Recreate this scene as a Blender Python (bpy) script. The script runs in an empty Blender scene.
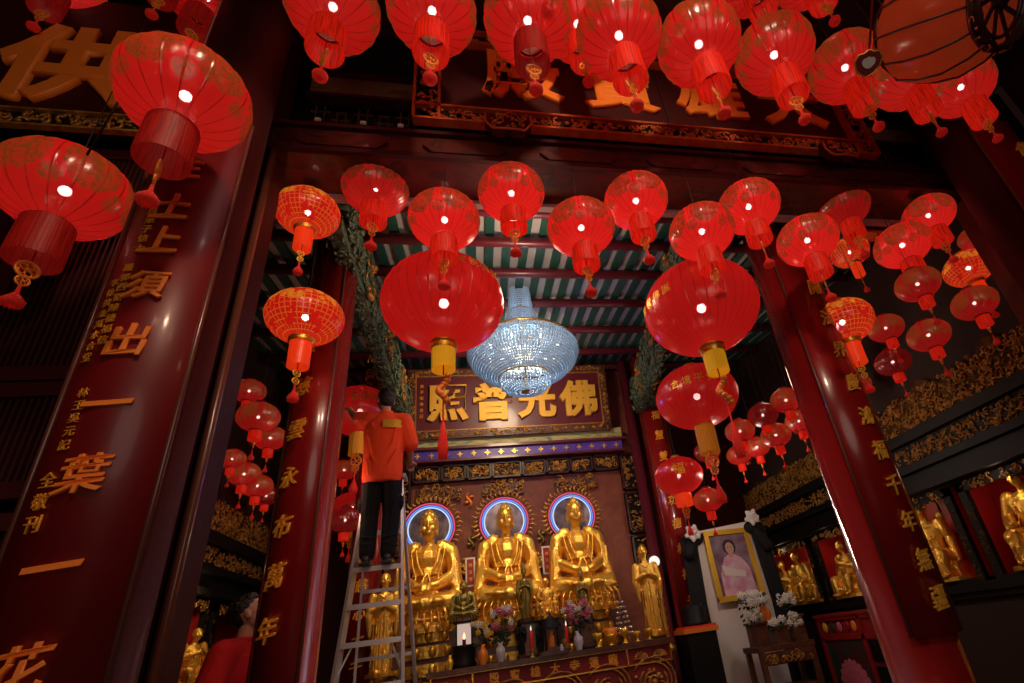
import bpy, bmesh, math, random
from mathutils import Vector, Matrix, noise
random.seed(7)
PI = math.pi
SC = bpy.context.scene
COL = SC.collection
def R(d): return math.radians(d)

# ------------------------------------------------------------------ materials
def newmat(name):
    m = bpy.data.materials.new(name); m.use_nodes = True
    nt = m.node_tree; nt.nodes.clear()
    out = nt.nodes.new('ShaderNodeOutputMaterial')
    return m, nt, out
def N(nt, t, **kw):
    n = nt.nodes.new(t)
    for k, v in kw.items():
        if k == 'ins':
            for a, b in v.items(): n.inputs[a].default_value = b
        else: setattr(n, k, v)
    return n
def c4(c): return (c[0], c[1], c[2], 1)
def pbr(name, col, rough=.5, metal=0, coat=0, bump=0, bscale=40, var=0, emis=None, estr=0, col2=None, nscale=8, stretch=None, spec=.5, detail=4, contrast=(.35, .65)):
    m, nt, out = newmat(name)
    b = N(nt, 'ShaderNodeBsdfPrincipled')
    b.inputs['Base Color'].default_value = c4(col)
    b.inputs['Roughness'].default_value = rough
    b.inputs['Metallic'].default_value = metal
    b.inputs['Coat Weight'].default_value = coat
    b.inputs['Coat Roughness'].default_value = .12
    b.inputs['Specular IOR Level'].default_value = spec
    if emis:
        b.inputs['Emission Color'].default_value = c4(emis); b.inputs['Emission Strength'].default_value = estr
    tc = N(nt, 'ShaderNodeTexCoord'); vec = tc.outputs['Object']
    if stretch:
        mp = N(nt, 'ShaderNodeMapping'); mp.inputs['Scale'].default_value = stretch
        nt.links.new(vec, mp.inputs['Vector']); vec = mp.outputs['Vector']
    if col2 is not None:
        nz = N(nt, 'ShaderNodeTexNoise', ins={'Scale': nscale, 'Detail': detail}); nt.links.new(vec, nz.inputs['Vector'])
        rp = N(nt, 'ShaderNodeValToRGB'); rp.color_ramp.elements[0].position = contrast[0]; rp.color_ramp.elements[1].position = contrast[1]
        rp.color_ramp.elements[0].color = c4(col); rp.color_ramp.elements[1].color = c4(col2)
        nt.links.new(nz.outputs['Fac'], rp.inputs['Fac']); nt.links.new(rp.outputs['Color'], b.inputs['Base Color'])
    if bump:
        nb = N(nt, 'ShaderNodeTexNoise', ins={'Scale': bscale, 'Detail': 3}); nt.links.new(vec, nb.inputs['Vector'])
        bp = N(nt, 'ShaderNodeBump', ins={'Strength': bump, 'Distance': .02}); nt.links.new(nb.outputs['Fac'], bp.inputs['Height'])
        nt.links.new(bp.outputs['Normal'], b.inputs['Normal'])
    nt.links.new(b.outputs['BSDF'], out.inputs['Surface'])
    return m
def ramp_noise(name, stops, scale=12, rough=.5, bump=.4, voronoi=False, metal=0, coat=0, stretch=None):
    m, nt, out = newmat(name)
    b = N(nt, 'ShaderNodeBsdfPrincipled', ins={'Roughness': rough, 'Metallic': metal, 'Coat Weight': coat})
    tc = N(nt, 'ShaderNodeTexCoord'); vec = tc.outputs['Object']
    if stretch:
        mp = N(nt, 'ShaderNodeMapping'); mp.inputs['Scale'].default_value = stretch
        nt.links.new(vec, mp.inputs['Vector']); vec = mp.outputs['Vector']
    nz = N(nt, 'ShaderNodeTexNoise', ins={'Scale': scale, 'Detail': 5, 'Distortion': 1.2}); nt.links.new(vec, nz.inputs['Vector'])
    fac = nz.outputs['Fac']
    if voronoi:
        vo = N(nt, 'ShaderNodeTexVoronoi', ins={'Scale': scale * 1.6}); nt.links.new(vec, vo.inputs['Vector']); fac = vo.outputs['Color']
        sp = N(nt, 'ShaderNodeSeparateColor'); nt.links.new(fac, sp.inputs['Color']); fac = sp.outputs['Red']
    rp = N(nt, 'ShaderNodeValToRGB'); cr = rp.color_ramp; cr.interpolation = 'CONSTANT' if voronoi else 'LINEAR'
    while len(cr.elements) < len(stops): cr.elements.new(.5)
    for e, (p, c) in zip(cr.elements, stops): e.position = p; e.color = c4(c)
    nt.links.new(fac, rp.inputs['Fac']); nt.links.new(rp.outputs['Color'], b.inputs['Base Color'])
    bp = N(nt, 'ShaderNodeBump', ins={'Strength': bump, 'Distance': .02}); nt.links.new(nz.outputs['Fac'], bp.inputs['Height'])
    nt.links.new(bp.outputs['Normal'], b.inputs['Normal'])
    nt.links.new(b.outputs['BSDF'], out.inputs['Surface'])
    return m
def emit(name, col, s):
    m, nt, out = newmat(name)
    e = N(nt, 'ShaderNodeEmission', ins={'Color': c4(col), 'Strength': s}); nt.links.new(e.outputs[0], out.inputs['Surface']); return m

def math_(nt, op, a, b=None, c=None, clamp=False):
    n = N(nt, 'ShaderNodeMath', operation=op); n.use_clamp = clamp
    for i, x in enumerate((a, b, c)):
        if x is None: continue
        if isinstance(x, (int, float)): n.inputs[i].default_value = x
        else: nt.links.new(x, n.inputs[i])
    return n.outputs[0]
def cloth(name, red, motif=None, gold=(.55, .25, .03), ribs=24, em=.3, trans=.05, dark=.45, style='patch', gloss=.06, grough=.25):
    """translucent lantern cloth with an even glow added to any bulb light; motif = gilt print"""
    m, nt, out = newmat(name)
    uv = N(nt, 'ShaderNodeTexCoord').outputs['UV']
    ob = N(nt, 'ShaderNodeTexCoord').outputs['Object']
    sx = N(nt, 'ShaderNodeSeparateXYZ'); nt.links.new(uv, sx.inputs[0]); u, v = sx.outputs[0], sx.outputs[1]
    # rib seams
    fr = math_(nt, 'FRACT', math_(nt, 'MULTIPLY', u, ribs)); d = math_(nt, 'ABSOLUTE', math_(nt, 'SUBTRACT', fr, .5))
    rib = math_(nt, 'MULTIPLY', math_(nt, 'SUBTRACT', d, .425), 13.3, clamp=True)
    nz = N(nt, 'ShaderNodeTexNoise', ins={'Scale': 5, 'Detail': 3}); nt.links.new(ob, nz.inputs['Vector'])
    ribn = math_(nt, 'MULTIPLY', rib, math_(nt, 'MULTIPLY', nz.outputs['Fac'], 1.5), clamp=True)
    mask = None
    if motif:
        n2 = N(nt, 'ShaderNodeTexNoise', ins={'Scale': 16, 'Detail': 3, 'Distortion': .8}); nt.links.new(ob, n2.inputs['Vector'])
        ln = math_(nt, 'LESS_THAN', math_(nt, 'ABSOLUTE', math_(nt, 'SUBTRACT', n2.outputs['Fac'], .5)), .05)
        if style == 'patch':
            fu = math_(nt, 'ABSOLUTE', math_(nt, 'SUBTRACT', math_(nt, 'FRACT', math_(nt, 'MULTIPLY', u, 6)), .5))
            fv = math_(nt, 'ABSOLUTE', math_(nt, 'SUBTRACT', v, .545))
            dd = math_(nt, 'ADD', math_(nt, 'POWER', math_(nt, 'MULTIPLY', fu, 2.2), 2), math_(nt, 'POWER', math_(nt, 'MULTIPLY', fv, 4.3), 2))
            inside = math_(nt, 'LESS_THAN', math_(nt, 'ADD', dd, math_(nt, 'MULTIPLY', n2.outputs['Fac'], .9)), 1.35)
            mask = math_(nt, 'MULTIPLY', inside, math_(nt, 'ADD', math_(nt, 'MULTIPLY', ln, .6), .4), clamp=True)
            # small sprays under the main ones
            fu2 = math_(nt, 'ABSOLUTE', math_(nt, 'SUBTRACT', math_(nt, 'FRACT', math_(nt, 'ADD', math_(nt, 'MULTIPLY', u, 6), .5)), .5))
            fv2 = math_(nt, 'ABSOLUTE', math_(nt, 'SUBTRACT', v, .345))
            d2 = math_(nt, 'ADD', math_(nt, 'POWER', math_(nt, 'MULTIPLY', fu2, 5), 2), math_(nt, 'POWER', math_(nt, 'MULTIPLY', fv2, 13), 2))
            in2 = math_(nt, 'LESS_THAN', math_(nt, 'ADD', d2, math_(nt, 'MULTIPLY', n2.outputs['Fac'], .9)), 1.2)
            mask = math_(nt, 'MAXIMUM', mask, math_(nt, 'MULTIPLY', in2, math_(nt, 'ADD', math_(nt, 'MULTIPLY', ln, .6), .3)))
        elif style == 'net':
            gu = math_(nt, 'GREATER_THAN', math_(nt, 'ABSOLUTE', math_(nt, 'SUBTRACT', math_(nt, 'FRACT', math_(nt, 'MULTIPLY', u, 40)), .5)), .4)
            gv = math_(nt, 'GREATER_THAN', math_(nt, 'ABSOLUTE', math_(nt, 'SUBTRACT', math_(nt, 'FRACT', math_(nt, 'MULTIPLY', v, 16)), .5)), .4)
            vb = N(nt, 'ShaderNodeTexVoronoi', ins={'Scale': 9}); nt.links.new(ob, vb.inputs['Vector'])
            grid = math_(nt, 'MAXIMUM', gu, gv)
            grid = math_(nt, 'MULTIPLY', grid, math_(nt, 'GREATER_THAN', nz.outputs['Fac'], .42))
            band = math_(nt, 'LESS_THAN', math_(nt, 'ABSOLUTE', math_(nt, 'SUBTRACT', v, .60)), .12)
            bl = math_(nt, 'MULTIPLY', band, math_(nt, 'LESS_THAN', vb.outputs['Distance'], .50))
            bl = math_(nt, 'MULTIPLY', bl, math_(nt, 'ADD', math_(nt, 'MULTIPLY', ln, .5), .5))
            mask = math_(nt, 'MAXIMUM', math_(nt, 'MULTIPLY', grid, .4), bl)
    if style == 'fringe':
        mp = N(nt, 'ShaderNodeMapping'); mp.inputs['Scale'].default_value = (70, 1.2, 1); nt.links.new(uv, mp.inputs['Vector'])
        nf = N(nt, 'ShaderNodeTexNoise', ins={'Scale': 1, 'Detail': 3}); nt.links.new(mp.outputs['Vector'], nf.inputs['Vector'])
        ribn = math_(nt, 'MULTIPLY', math_(nt, 'SUBTRACT', nf.outputs['Fac'], .44), 2.4, clamp=True)
    colr = N(nt, 'ShaderNodeMix', data_type='RGBA'); colr.inputs['A'].default_value = c4(red)
    colr.inputs['B'].default_value = c4([x * .12 for x in red]); nt.links.new(math_(nt, 'MULTIPLY', ribn, dark), colr.inputs['Factor'])
    base = colr.outputs['Result']
    if mask is not None:
        cm = N(nt, 'ShaderNodeMix', data_type='RGBA'); nt.links.new(base, cm.inputs['A']); cm.inputs['B'].default_value = c4(gold)
        nt.links.new(mask, cm.inputs['Factor']); base = cm.outputs['Result']
    df = N(nt, 'ShaderNodeBsdfDiffuse'); tl = N(nt, 'ShaderNodeBsdfTranslucent'); gl = N(nt, 'ShaderNodeBsdfGlossy', ins={'Roughness': grough})
    em_ = N(nt, 'ShaderNodeEmission', ins={'Strength': em})
    for n in (df, tl, em_): nt.links.new(base, n.inputs['Color'])
    m1 = N(nt, 'ShaderNodeMixShader', ins={'Fac': .6}); nt.links.new(df.outputs[0], m1.inputs[1]); nt.links.new(tl.outputs[0], m1.inputs[2])
    m2 = N(nt, 'ShaderNodeMixShader', ins={'Fac': gloss}); nt.links.new(m1.outputs[0], m2.inputs[1]); nt.links.new(gl.outputs[0], m2.inputs[2])
    ad = N(nt, 'ShaderNodeAddShader'); nt.links.new(m2.outputs[0], ad.inputs[0]); nt.links.new(em_.outputs[0], ad.inputs[1])
    bp = N(nt, 'ShaderNodeBump', ins={'Strength': .25, 'Distance': .02}); nt.links.new(math_(nt, 'ADD', rib, nz.outputs['Fac']), bp.inputs['Height'])
    nt.links.new(bp.outputs['Normal'], gl.inputs['Normal'])
    res = ad.outputs[0]
    if trans:
        tp = N(nt, 'ShaderNodeBsdfTransparent', ins={'Color': (1, .75, .7, 1)})
        m3 = N(nt, 'ShaderNodeMixShader', ins={'Fac': trans}); nt.links.new(res, m3.inputs[1]); nt.links.new(tp.outputs[0], m3.inputs[2]); res = m3.outputs[0]
    nt.links.new(res, out.inputs['Surface'])
    return m

GOLD = (.80, .42, .06)
M = {}
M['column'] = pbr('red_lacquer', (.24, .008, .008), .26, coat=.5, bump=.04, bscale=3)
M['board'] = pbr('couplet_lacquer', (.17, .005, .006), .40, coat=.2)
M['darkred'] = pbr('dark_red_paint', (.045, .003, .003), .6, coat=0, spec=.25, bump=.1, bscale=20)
M['maroon'] = pbr('maroon_paint', (.11, .010, .022), .4, coat=.3)
M['redpanel'] = pbr('red_panel', (.30, .010, .010), .5)
M['brown'] = ramp_noise('dark_brown_wood', [(.2, (.012, .006, .003)), (.8, (.035, .016, .008))], 6, .6, .3, stretch=(1, 6, 1))
M['brownwall'] = ramp_noise('brown_wall_boards', [(.2, (.016, .007, .004)), (.8, (.036, .015, .008))], 4, .8, .2, stretch=(6, 6, .4))
M['black'] = pbr('black_wood', (.007, .006, .005), .55, bump=.1, spec=.25)
M['blackcloth'] = pbr('black_cloth', (.006, .006, .007), .9, bump=.4, bscale=30)
M['gold'] = pbr('gilt', (.95, .52, .07), .32, metal=.85, bump=.15, bscale=60)
M['statue'] = pbr('statue_gilt', (1, .60, .09), .33, metal=.75, bump=.3, bscale=26, stretch=(1, 1, 2.2))
M['statuedim'] = pbr('old_gilt', (.62, .36, .05), .36, metal=.75, bump=.3, bscale=30)
M['bronze'] = pbr('green_gold_bronze', (.28, .22, .05), .35, metal=.7, bump=.3, bscale=30)
M['glyph'] = pbr('gilt_paint', (.90, .38, .03), .42, metal=.25)
M['glyphorange'] = pbr('orange_gilt_paint', (1, .27, .025), .5, metal=0)
M['glyphyellow'] = pbr('yellow_gilt_paint', (.80, .44, .045), .45, metal=.2, bump=.3, bscale=50)
M['carvegold'] = pbr('carved_gilt', (.58, .30, .05), .45, metal=.4, col2=(.30, .12, .02), nscale=20)
M['carvedim'] = pbr('dim_carved_gilt', (.14, .07, .016), .75, metal=.1, col2=(.05, .025, .008), nscale=14, spec=.2)
M['carvered'] = pbr('carved_red_gilt', (.42, .05, .012), .42, metal=.15, col2=(.50, .13, .02), nscale=14)
M['beam'] = ramp_noise('painted_beam', [(.35, (.040, .006, .004)), (.52, (.08, .010, .006)), (.62, (.012, .005, .004)), (.74, (.16, .035, .010))], 5, .4, .15, coat=.3, stretch=(.6, 1, 1.4))
M['green'] = ramp_noise('green_painted_carving', [(.3, (.008, .012, .008)), (.42, (.05, .10, .06)), (.52, (.14, .20, .11)), (.6, (.012, .02, .02)), (.7, (.30, .20, .05))], 11, .5, .6)
M['vine'] = ramp_noise('green_vine_painting', [(.38, (.030, .006, .006)), (.50, (.012, .05, .02)), (.62, (.02, .008, .008)), (.75, (.05, .03, .02))], 14, .5, .2)
M['mural'] = ramp_noise('painted_mural', [(.3, (.10, .22, .17)), (.45, (.42, .36, .10)), (.55, (.50, .45, .18)), (.66, (.12, .22, .12)), (.8, (.04, .10, .2))], 7, .5, .1, stretch=(.5, 1, 2))
M['muraldim'] = ramp_noise('dim_mural', [(.3, (.10, .09, .04)), (.5, (.17, .13, .05)), (.62, (.12, .04, .01)), (.8, (.05, .07, .03))], 6, .5, .1)
M['plaster'] = pbr('roof_board', (.42, .44, .42), .7, bump=.1, bscale=15)
M['raftergreen'] = pbr('rafter_green', (.012, .075, .055), .55)
M['purple'] = ramp_noise('blue_purple_band', [(.3, (.05, .03, .30)), (.7, (.12, .06, .42))], 6, .4, .05)
M['altarwall'] = ramp_noise('altar_wall_paint', [(.35, (.15, .030, .012)), (.7, (.23, .058, .022))], 5, .6, .15)
M['alu'] = pbr('aluminium', (.62, .62, .63), .35, metal=.6)
M['shirt'] = pbr('orange_red_cotton', (.95, .085, .025), .85, bump=.5, bscale=9, spec=.15)
M['shirt2'] = pbr('red_cotton', (.42, .012, .012), .85, bump=.5, bscale=9, spec=.15)
M['pants'] = pbr('black_trouser_cotton', (.010, .010, .012), .85, bump=.6, bscale=12, spec=.2)
M['skin'] = pbr('skin', (.50, .25, .16), .5, spec=.4)
M['hair'] = pbr('black_hair', (.008, .006, .006), .5, bump=.6, bscale=90)
M['shoe'] = pbr('black_shoe', (.008, .008, .009), .4)
M['whitesole'] = pbr('strap_white', (.6, .6, .6), .6)
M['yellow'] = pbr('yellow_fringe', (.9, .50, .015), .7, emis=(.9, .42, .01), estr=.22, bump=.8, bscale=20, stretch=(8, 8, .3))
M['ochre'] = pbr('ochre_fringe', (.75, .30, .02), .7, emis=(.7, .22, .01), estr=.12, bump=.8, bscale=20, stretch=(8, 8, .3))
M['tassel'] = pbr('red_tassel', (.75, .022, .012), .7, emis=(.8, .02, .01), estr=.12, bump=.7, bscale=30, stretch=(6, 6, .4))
M['knot'] = pbr('orange_gold_knot', (.75, .22, .03), .4, metal=.3, emis=(.8, .15, .01), estr=.05)
M['goldyel'] = pbr('bright_gold', (.95, .60, .06), .35, metal=.6)
M['cord'] = pbr('dark_cord', (.03, .012, .01), .7)
M['redcord'] = pbr('red_cord', (.5, .015, .01), .7)
M['bulb'] = emit('bulb_glass', (1, .84, .78), 52)
M['bulbdim'] = emit('dim_bulb_glass', (1, .80, .75), 30)
M['neonblue'] = emit('neon_blue', (.12, .25, .9), 1.3)
M['neonwhite'] = emit('neon_white', (.55, .72, 1), 1.1)
M['neonpink'] = emit('neon_pink', (.9, .10, .20), .9)
M['lampwhite'] = emit('lamp_globe', (1, .90, .82), 1.1)
M['flame'] = emit('flame', (1, .25, .12), 5)
M['haloback'] = pbr('halo_dark_glass', (.07, .06, .08), .25, metal=.4, col2=(.20, .18, .20), nscale=9)
M['crystal'] = pbr('crystal_beads', (.36, .54, .70), .12, spec=1, emis=(.42, .62, .85), estr=.10, bump=.6, bscale=90)
M['crystal2'] = pbr('crystal_drops', (.80, .90, .97), .08, spec=1, emis=(.6, .78, .95), estr=.5)
M['chbulb'] = emit('candle_bulb', (.95, .98, 1), 9)
M['brass'] = pbr('brass', (.55, .38, .15), .3, metal=.8)
M['white'] = pbr('white_cloth', (.72, .68, .62), .9, bump=.3, bscale=12)
M['flowerwhite'] = pbr('white_petals', (.72, .72, .64), .8)
M['leaf'] = pbr('dark_leaf', (.02, .06, .02), .6)
M['pinkflower'] = pbr('pink_petals', (.62, .14, .22), .7)
M['yellowflower'] = pbr('yellow_petals', (.80, .50, .03), .7)
M['carvedwood'] = pbr('carved_redwood', (.13, .045, .02), .45, coat=.2, bump=.4, bscale=25, col2=(.07, .02, .01), nscale=10)
M['porcelain'] = pbr('porcelain', (.55, .55, .60), .2, coat=.5)
M['tableclothred'] = pbr('red_panel_cloth', (.22, .008, .010), .6)
M['stone'] = pbr('floor_stone', (.06, .03, .025), .3, bump=.1, col2=(.09, .045, .035), nscale=3)
M['greypaint'] = pbr('grey_pink_paint', (.30, .22, .22), .5)
M['trimbrown'] = pbr('edge_lacquer', (.13, .04, .025), .3, coat=.4)
M['lattice'] = pbr('lattice_slats', (.035, .006, .006), .5)
M['silver'] = pbr('silver_beads', (.7, .7, .72), .2, metal=.8)
M['bodyP'] = cloth('painted_red_cloth', (.74, .020, .015), True, (.20, .050, .012), em=.20, dark=.6, trans=.04)
M['bodyF'] = cloth('sheer_red_cloth', (.60, .015, .011), True, (.22, .060, .010), em=.15, dark=.85, ribs=18, trans=.04)
M['bodyL'] = cloth('ribbed_red_cloth', (.58, .014, .012), None, ribs=36, em=.12, dark=.7, gloss=.10, trans=.035)
M['bodyG'] = cloth('gold_net_cloth', (.62, .012, .008), True, (.72, .36, .03), em=.14, style='net', dark=.3, trans=.05)
M['bodyS'] = cloth('plain_red_cloth', (.55, .014, .012), True, (.35, .10, .02), em=.13, ribs=14, dark=.7, gloss=.10, grough=.3)
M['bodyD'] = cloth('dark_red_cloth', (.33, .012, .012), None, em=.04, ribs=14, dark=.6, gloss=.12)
M['cagecloth'] = cloth('orange_gauze_glow', (.55, .07, .018), None, em=.13, ribs=12, dark=.0, trans=.12)  # the lantern is unlit; a glow is built into the gauze to brighten it
M['cageframe'] = pbr('dark_lantern_frame', (.035, .008, .008), .4)
M['tube'] = cloth('red_fringe', (.85, .030, .010), None, ribs=44, em=.20, dark=.95, style='fringe', trans=0, gloss=.03, grough=.5)
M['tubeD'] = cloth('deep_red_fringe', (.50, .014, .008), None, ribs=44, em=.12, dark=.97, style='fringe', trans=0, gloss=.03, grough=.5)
M['nichered'] = pbr('niche_red_lacquer', (.55, .015, .015), .5)
M['tubeO'] = cloth('orange_fringe', (.90, .085, .015), None, ribs=60, em=.26, dark=.6, style='fringe', trans=0, gloss=.03)
M['collar'] = pbr('collar_dark_red', (.20, .006, .005), .5)

# ------------------------------------------------------------------ mesh builder
def loft(b, secs, n=28):
    """closed elliptical body: (z, rx, ry, cx, cy) from bottom to top"""
    vs = []
    for z, rx, ry, cx, cy in secs:
        for j in range(n):
            a = 2 * PI * j / n; vs.append((cx + rx * math.cos(a), cy + ry * math.sin(a), z))
    fs = [tuple(range(n))[::-1], tuple(range(len(vs) - n, len(vs)))]
    for i in range(len(secs) - 1):
        for j in range(n): fs.append((i * n + j, i * n + (j + 1) % n, (i + 1) * n + (j + 1) % n, (i + 1) * n + j))
    b.add(vs, fs, 0, True)
class MB:
    def __init__(s): s.v = []; s.f = []; s.m = []; s.uv = {}; s.sm = []
    def add(s, vs, fs, mi=0, smooth=False, uvs=None):
        o = len(s.v); s.v += [tuple(v) for v in vs]
        for i, f in enumerate(fs):
            if uvs: s.uv[len(s.f)] = uvs[i]
            s.f.append([o + k for k in f]); s.m.append(mi); s.sm.append(smooth)
    def box(s, c, d, mi=0, rot=None):
        x, y, z = d[0] / 2, d[1] / 2, d[2] / 2
        vs = [Vector((a * x, b * y, e * z)) for a in (-1, 1) for b in (-1, 1) for e in (-1, 1)]
        if rot: vs = [rot @ v for v in vs]
        c = Vector(c)
        s.add([v + c for v in vs], [(0, 1, 3, 2), (4, 6, 7, 5), (0, 4, 5, 1), (2, 3, 7, 6), (0, 2, 6, 4), (1, 5, 7, 3)], mi)
    def box2(s, a, b, mi=0): s.box([(a[i] + b[i]) / 2 for i in range(3)], [abs(b[i] - a[i]) for i in range(3)], mi)
    def bar(s, p, q, w, h, mi=0):
        p, q = Vector(p), Vector(q); d = q - p
        rot = d.to_track_quat('Y', 'Z').to_matrix()
        s.box((p + q) / 2, (w, d.length, h), mi, rot)
    def tube(s, pts, r, n=8, mi=0, caps=True, smooth=True, closed=False):
        pts = [Vector(p) for p in pts]; k = len(pts)
        rr = r if isinstance(r, (list, tuple)) else [r] * k
        up = None; vs = []
        for i, p in enumerate(pts):
            if closed: t = pts[(i + 1) % k] - pts[i - 1]
            else: t = (pts[min(i + 1, k - 1)] - pts[max(i - 1, 0)])
            if t.length < 1e-9: t = Vector((0, 0, 1))
            t.normalize()
            if up is None: up = t.orthogonal().normalized()
            up = (up - t * up.dot(t))
            if up.length < 1e-6: up = t.orthogonal()
            up.normalize(); sd = t.cross(up)
            for j in range(n):
                a = 2 * PI * j / n; vs.append(p + (up * math.cos(a) + sd * math.sin(a)) * rr[i])
        fs = []
        for i in range(k if closed else k - 1):
            i2 = (i + 1) % k
            for j in range(n):
                j2 = (j + 1) % n; fs.append((i * n + j, i * n + j2, i2 * n + j2, i2 * n + j))
        if caps and not closed:
            fs.append(tuple(range(n))[::-1]); fs.append(tuple((k - 1) * n + j for j in range(n)))
        s.add(vs, fs, mi, smooth)
    def lathe(s, prof, n=24, c=(0, 0, 0), mi=0, smooth=True, scal=0, gores=0, a0=0, a1=2 * PI, uv=True):
        """prof: [(r,z)...]"""
        vs = []; full = abs(a1 - a0 - 2 * PI) < 1e-6; cols = n if full else n + 1
        for (r, z) in prof:
            for j in range(cols):
                a = a0 + (a1 - a0) * j / n; q = r
                if gores: q = r * (1 - scal * (1 - abs(math.sin(a * gores / 2))) )
                vs.append((c[0] + q * math.cos(a), c[1] + q * math.sin(a), c[2] + z))
        fs = []; uvs = []; K = len(prof)
        for i in range(K - 1):
            for j in range(n):
                j2 = (j + 1) % cols; fs.append((i * cols + j, i * cols + j2, (i + 1) * cols + j2, (i + 1) * cols + j))
                uvs.append([(j / n, i / (K - 1)), ((j + 1) / n, i / (K - 1)), ((j + 1) / n, (i + 1) / (K - 1)), (j / n, (i + 1) / (K - 1))])
        s.add(vs, fs, mi, smooth, uvs if uv else None)
    def ball(s, c, r, mi=0, n=10, m=6, rot=None):
        rx = r if isinstance(r, (list, tuple)) else (r, r, r)
        vs = []; c = Vector(c)
        for i in range(m + 1):
            t = PI * i / m
            for j in range(n):
                a = 2 * PI * j / n; v = Vector((rx[0] * math.sin(t) * math.cos(a), rx[1] * math.sin(t) * math.sin(a), rx[2] * math.cos(t)))
                if rot: v = rot @ v
                vs.append(c + v)
        fs = [(i * n + j, (i + 1) * n + j, (i + 1) * n + (j + 1) % n, i * n + (j + 1) % n) for i in range(m) for j in range(n)]
        s.add(vs, fs, mi, True)
    def cap(s, p, q, r1, r2=None, mi=0, n=12):
        """tapered capsule"""
        if r2 is None: r2 = r1
        p, q = Vector(p), Vector(q); d = q - p
        if d.length < 1e-6: return s.ball(p, r1, mi)
        dn = d.normalized(); pts = []; rr = []
        for a in (-85, -60, -30, 0): pts.append(p + dn * r1 * math.sin(R(a))); rr.append(r1 * math.cos(R(a)))
        for a in (0, 30, 60, 85): pts.append(q + dn * r2 * math.sin(R(a))); rr.append(r2 * math.cos(R(a)))
        s.tube(pts, rr, n, mi)
    def prism(s, poly, z0, z1, mi=0, f=None):
        """poly of (x,y) extruded; f maps (x,y,z)->point"""
        f = f or (lambda x, y, z: (x, y, z)); n = len(poly)
        vs = [f(x, y, z0) for x, y in poly] + [f(x, y, z1) for x, y in poly]
        fs = [tuple(range(n))[::-1], tuple(range(n, 2 * n))] + [(i, (i + 1) % n, n + (i + 1) % n, n + i) for i in range(n)]
        s.add(vs, fs, mi)
    def build(s, name, mats, parent=None, loc=None):
        me = bpy.data.meshes.new(name); me.from_pydata(s.v, [], s.f)
        if not isinstance(mats, (list, tuple)): mats = [mats]
        for m in mats: me.materials.append(m)
        me.polygons.foreach_set('material_index', s.m); me.polygons.foreach_set('use_smooth', s.sm)
        if s.uv:
            l = me.uv_layers.new(name='UVMap')
            for fi, uu in s.uv.items():
                p = me.polygons[fi]
                for k, li in enumerate(p.loop_indices): l.data[li].uv = uu[k]
        me.update()
        return link(name, me, parent, loc)
def link(name, me, parent=None, loc=None):
    o = bpy.data.objects.new(name, me); COL.objects.link(o)
    if loc: o.location = loc
    if parent: o.parent = parent
    return o
def tag(o, label, cat, group=None, kind=None):
    o['label'] = label; o['category'] = cat
    if group: o['group'] = group
    if kind: o['kind'] = kind
    return o
def thing(name, label, cat, loc=(0, 0, 0), rz=0, group=None):
    o = bpy.data.objects.new(name, None); COL.objects.link(o); o.location = loc; o.rotation_euler.z = rz
    o.empty_display_size = .05
    return tag(o, label, cat, group)
def struct(o): o['kind'] = 'structure'; return o
def copy_tree(o, parent=None):
    c = o.copy(); COL.objects.link(c); c.parent = parent
    for ch in list(o.children): copy_tree(ch, c)
    return c
def remeshed(mb, name, mat, parent, voxel, smooth=3, loc=None):
    """union of overlapping closed shapes into one continuous skin"""
    me = bpy.data.meshes.new(name); me.from_pydata(mb.v, [], mb.f); me.update()
    t = bpy.data.objects.new(name + '_tmp', me); COL.objects.link(t)
    md = t.modifiers.new('r', 'REMESH'); md.mode = 'VOXEL'; md.voxel_size = voxel; md.use_smooth_shade = True
    if smooth:
        sm = t.modifiers.new('s', 'SMOOTH'); sm.iterations = smooth; sm.factor = .5
    dg = bpy.context.evaluated_depsgraph_get(); dg.update()
    m2 = bpy.data.meshes.new_from_object(t.evaluated_get(dg)); m2.name = name
    bpy.data.objects.remove(t)
    m2.materials.clear(); m2.materials.append(mat)
    m2.polygons.foreach_set('use_smooth', [True] * len(m2.polygons))
    return link(name, m2, parent, loc)

_font = bpy.data.fonts.load('<builtin>') if False else None
_gc = {}
def glyph(ch, ext=.05, off=.02):
    """mesh data of one written character, unit size, centred, front towards -Y"""
    k = (ch, ext, off)
    if k in _gc: return _gc[k]
    cu = bpy.data.curves.new('g', 'FONT'); cu.body = ch; cu.size = 1; cu.extrude = ext; cu.offset = off; cu.resolution_u = 3
    cu.bevel_depth = .012; cu.bevel_resolution = 0
    o = bpy.data.objects.new('g', cu); COL.objects.link(o)
    dg = bpy.context.evaluated_depsgraph_get(); dg.update()
    me = bpy.data.meshes.new_from_object(o.evaluated_get(dg)); bpy.data.objects.remove(o)
    xs = [v.co.x for v in me.vertices]; ys = [v.co.y for v in me.vertices]
    cx, cy = (min(xs) + max(xs)) / 2, (min(ys) + max(ys)) / 2
    if len(ch) > 1 or ch in '一': cx, cy = cx, cy
    w = max(max(xs) - min(xs), max(ys) - min(ys)) if len(ch) == 1 else (max(ys) - min(ys))
    for v in me.vertices:
        x, y, z = (v.co.x - cx) / w, (v.co.y - cy) / w, v.co.z
        v.co = (x, -z, y)
    _gc[k] = me; return me
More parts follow.
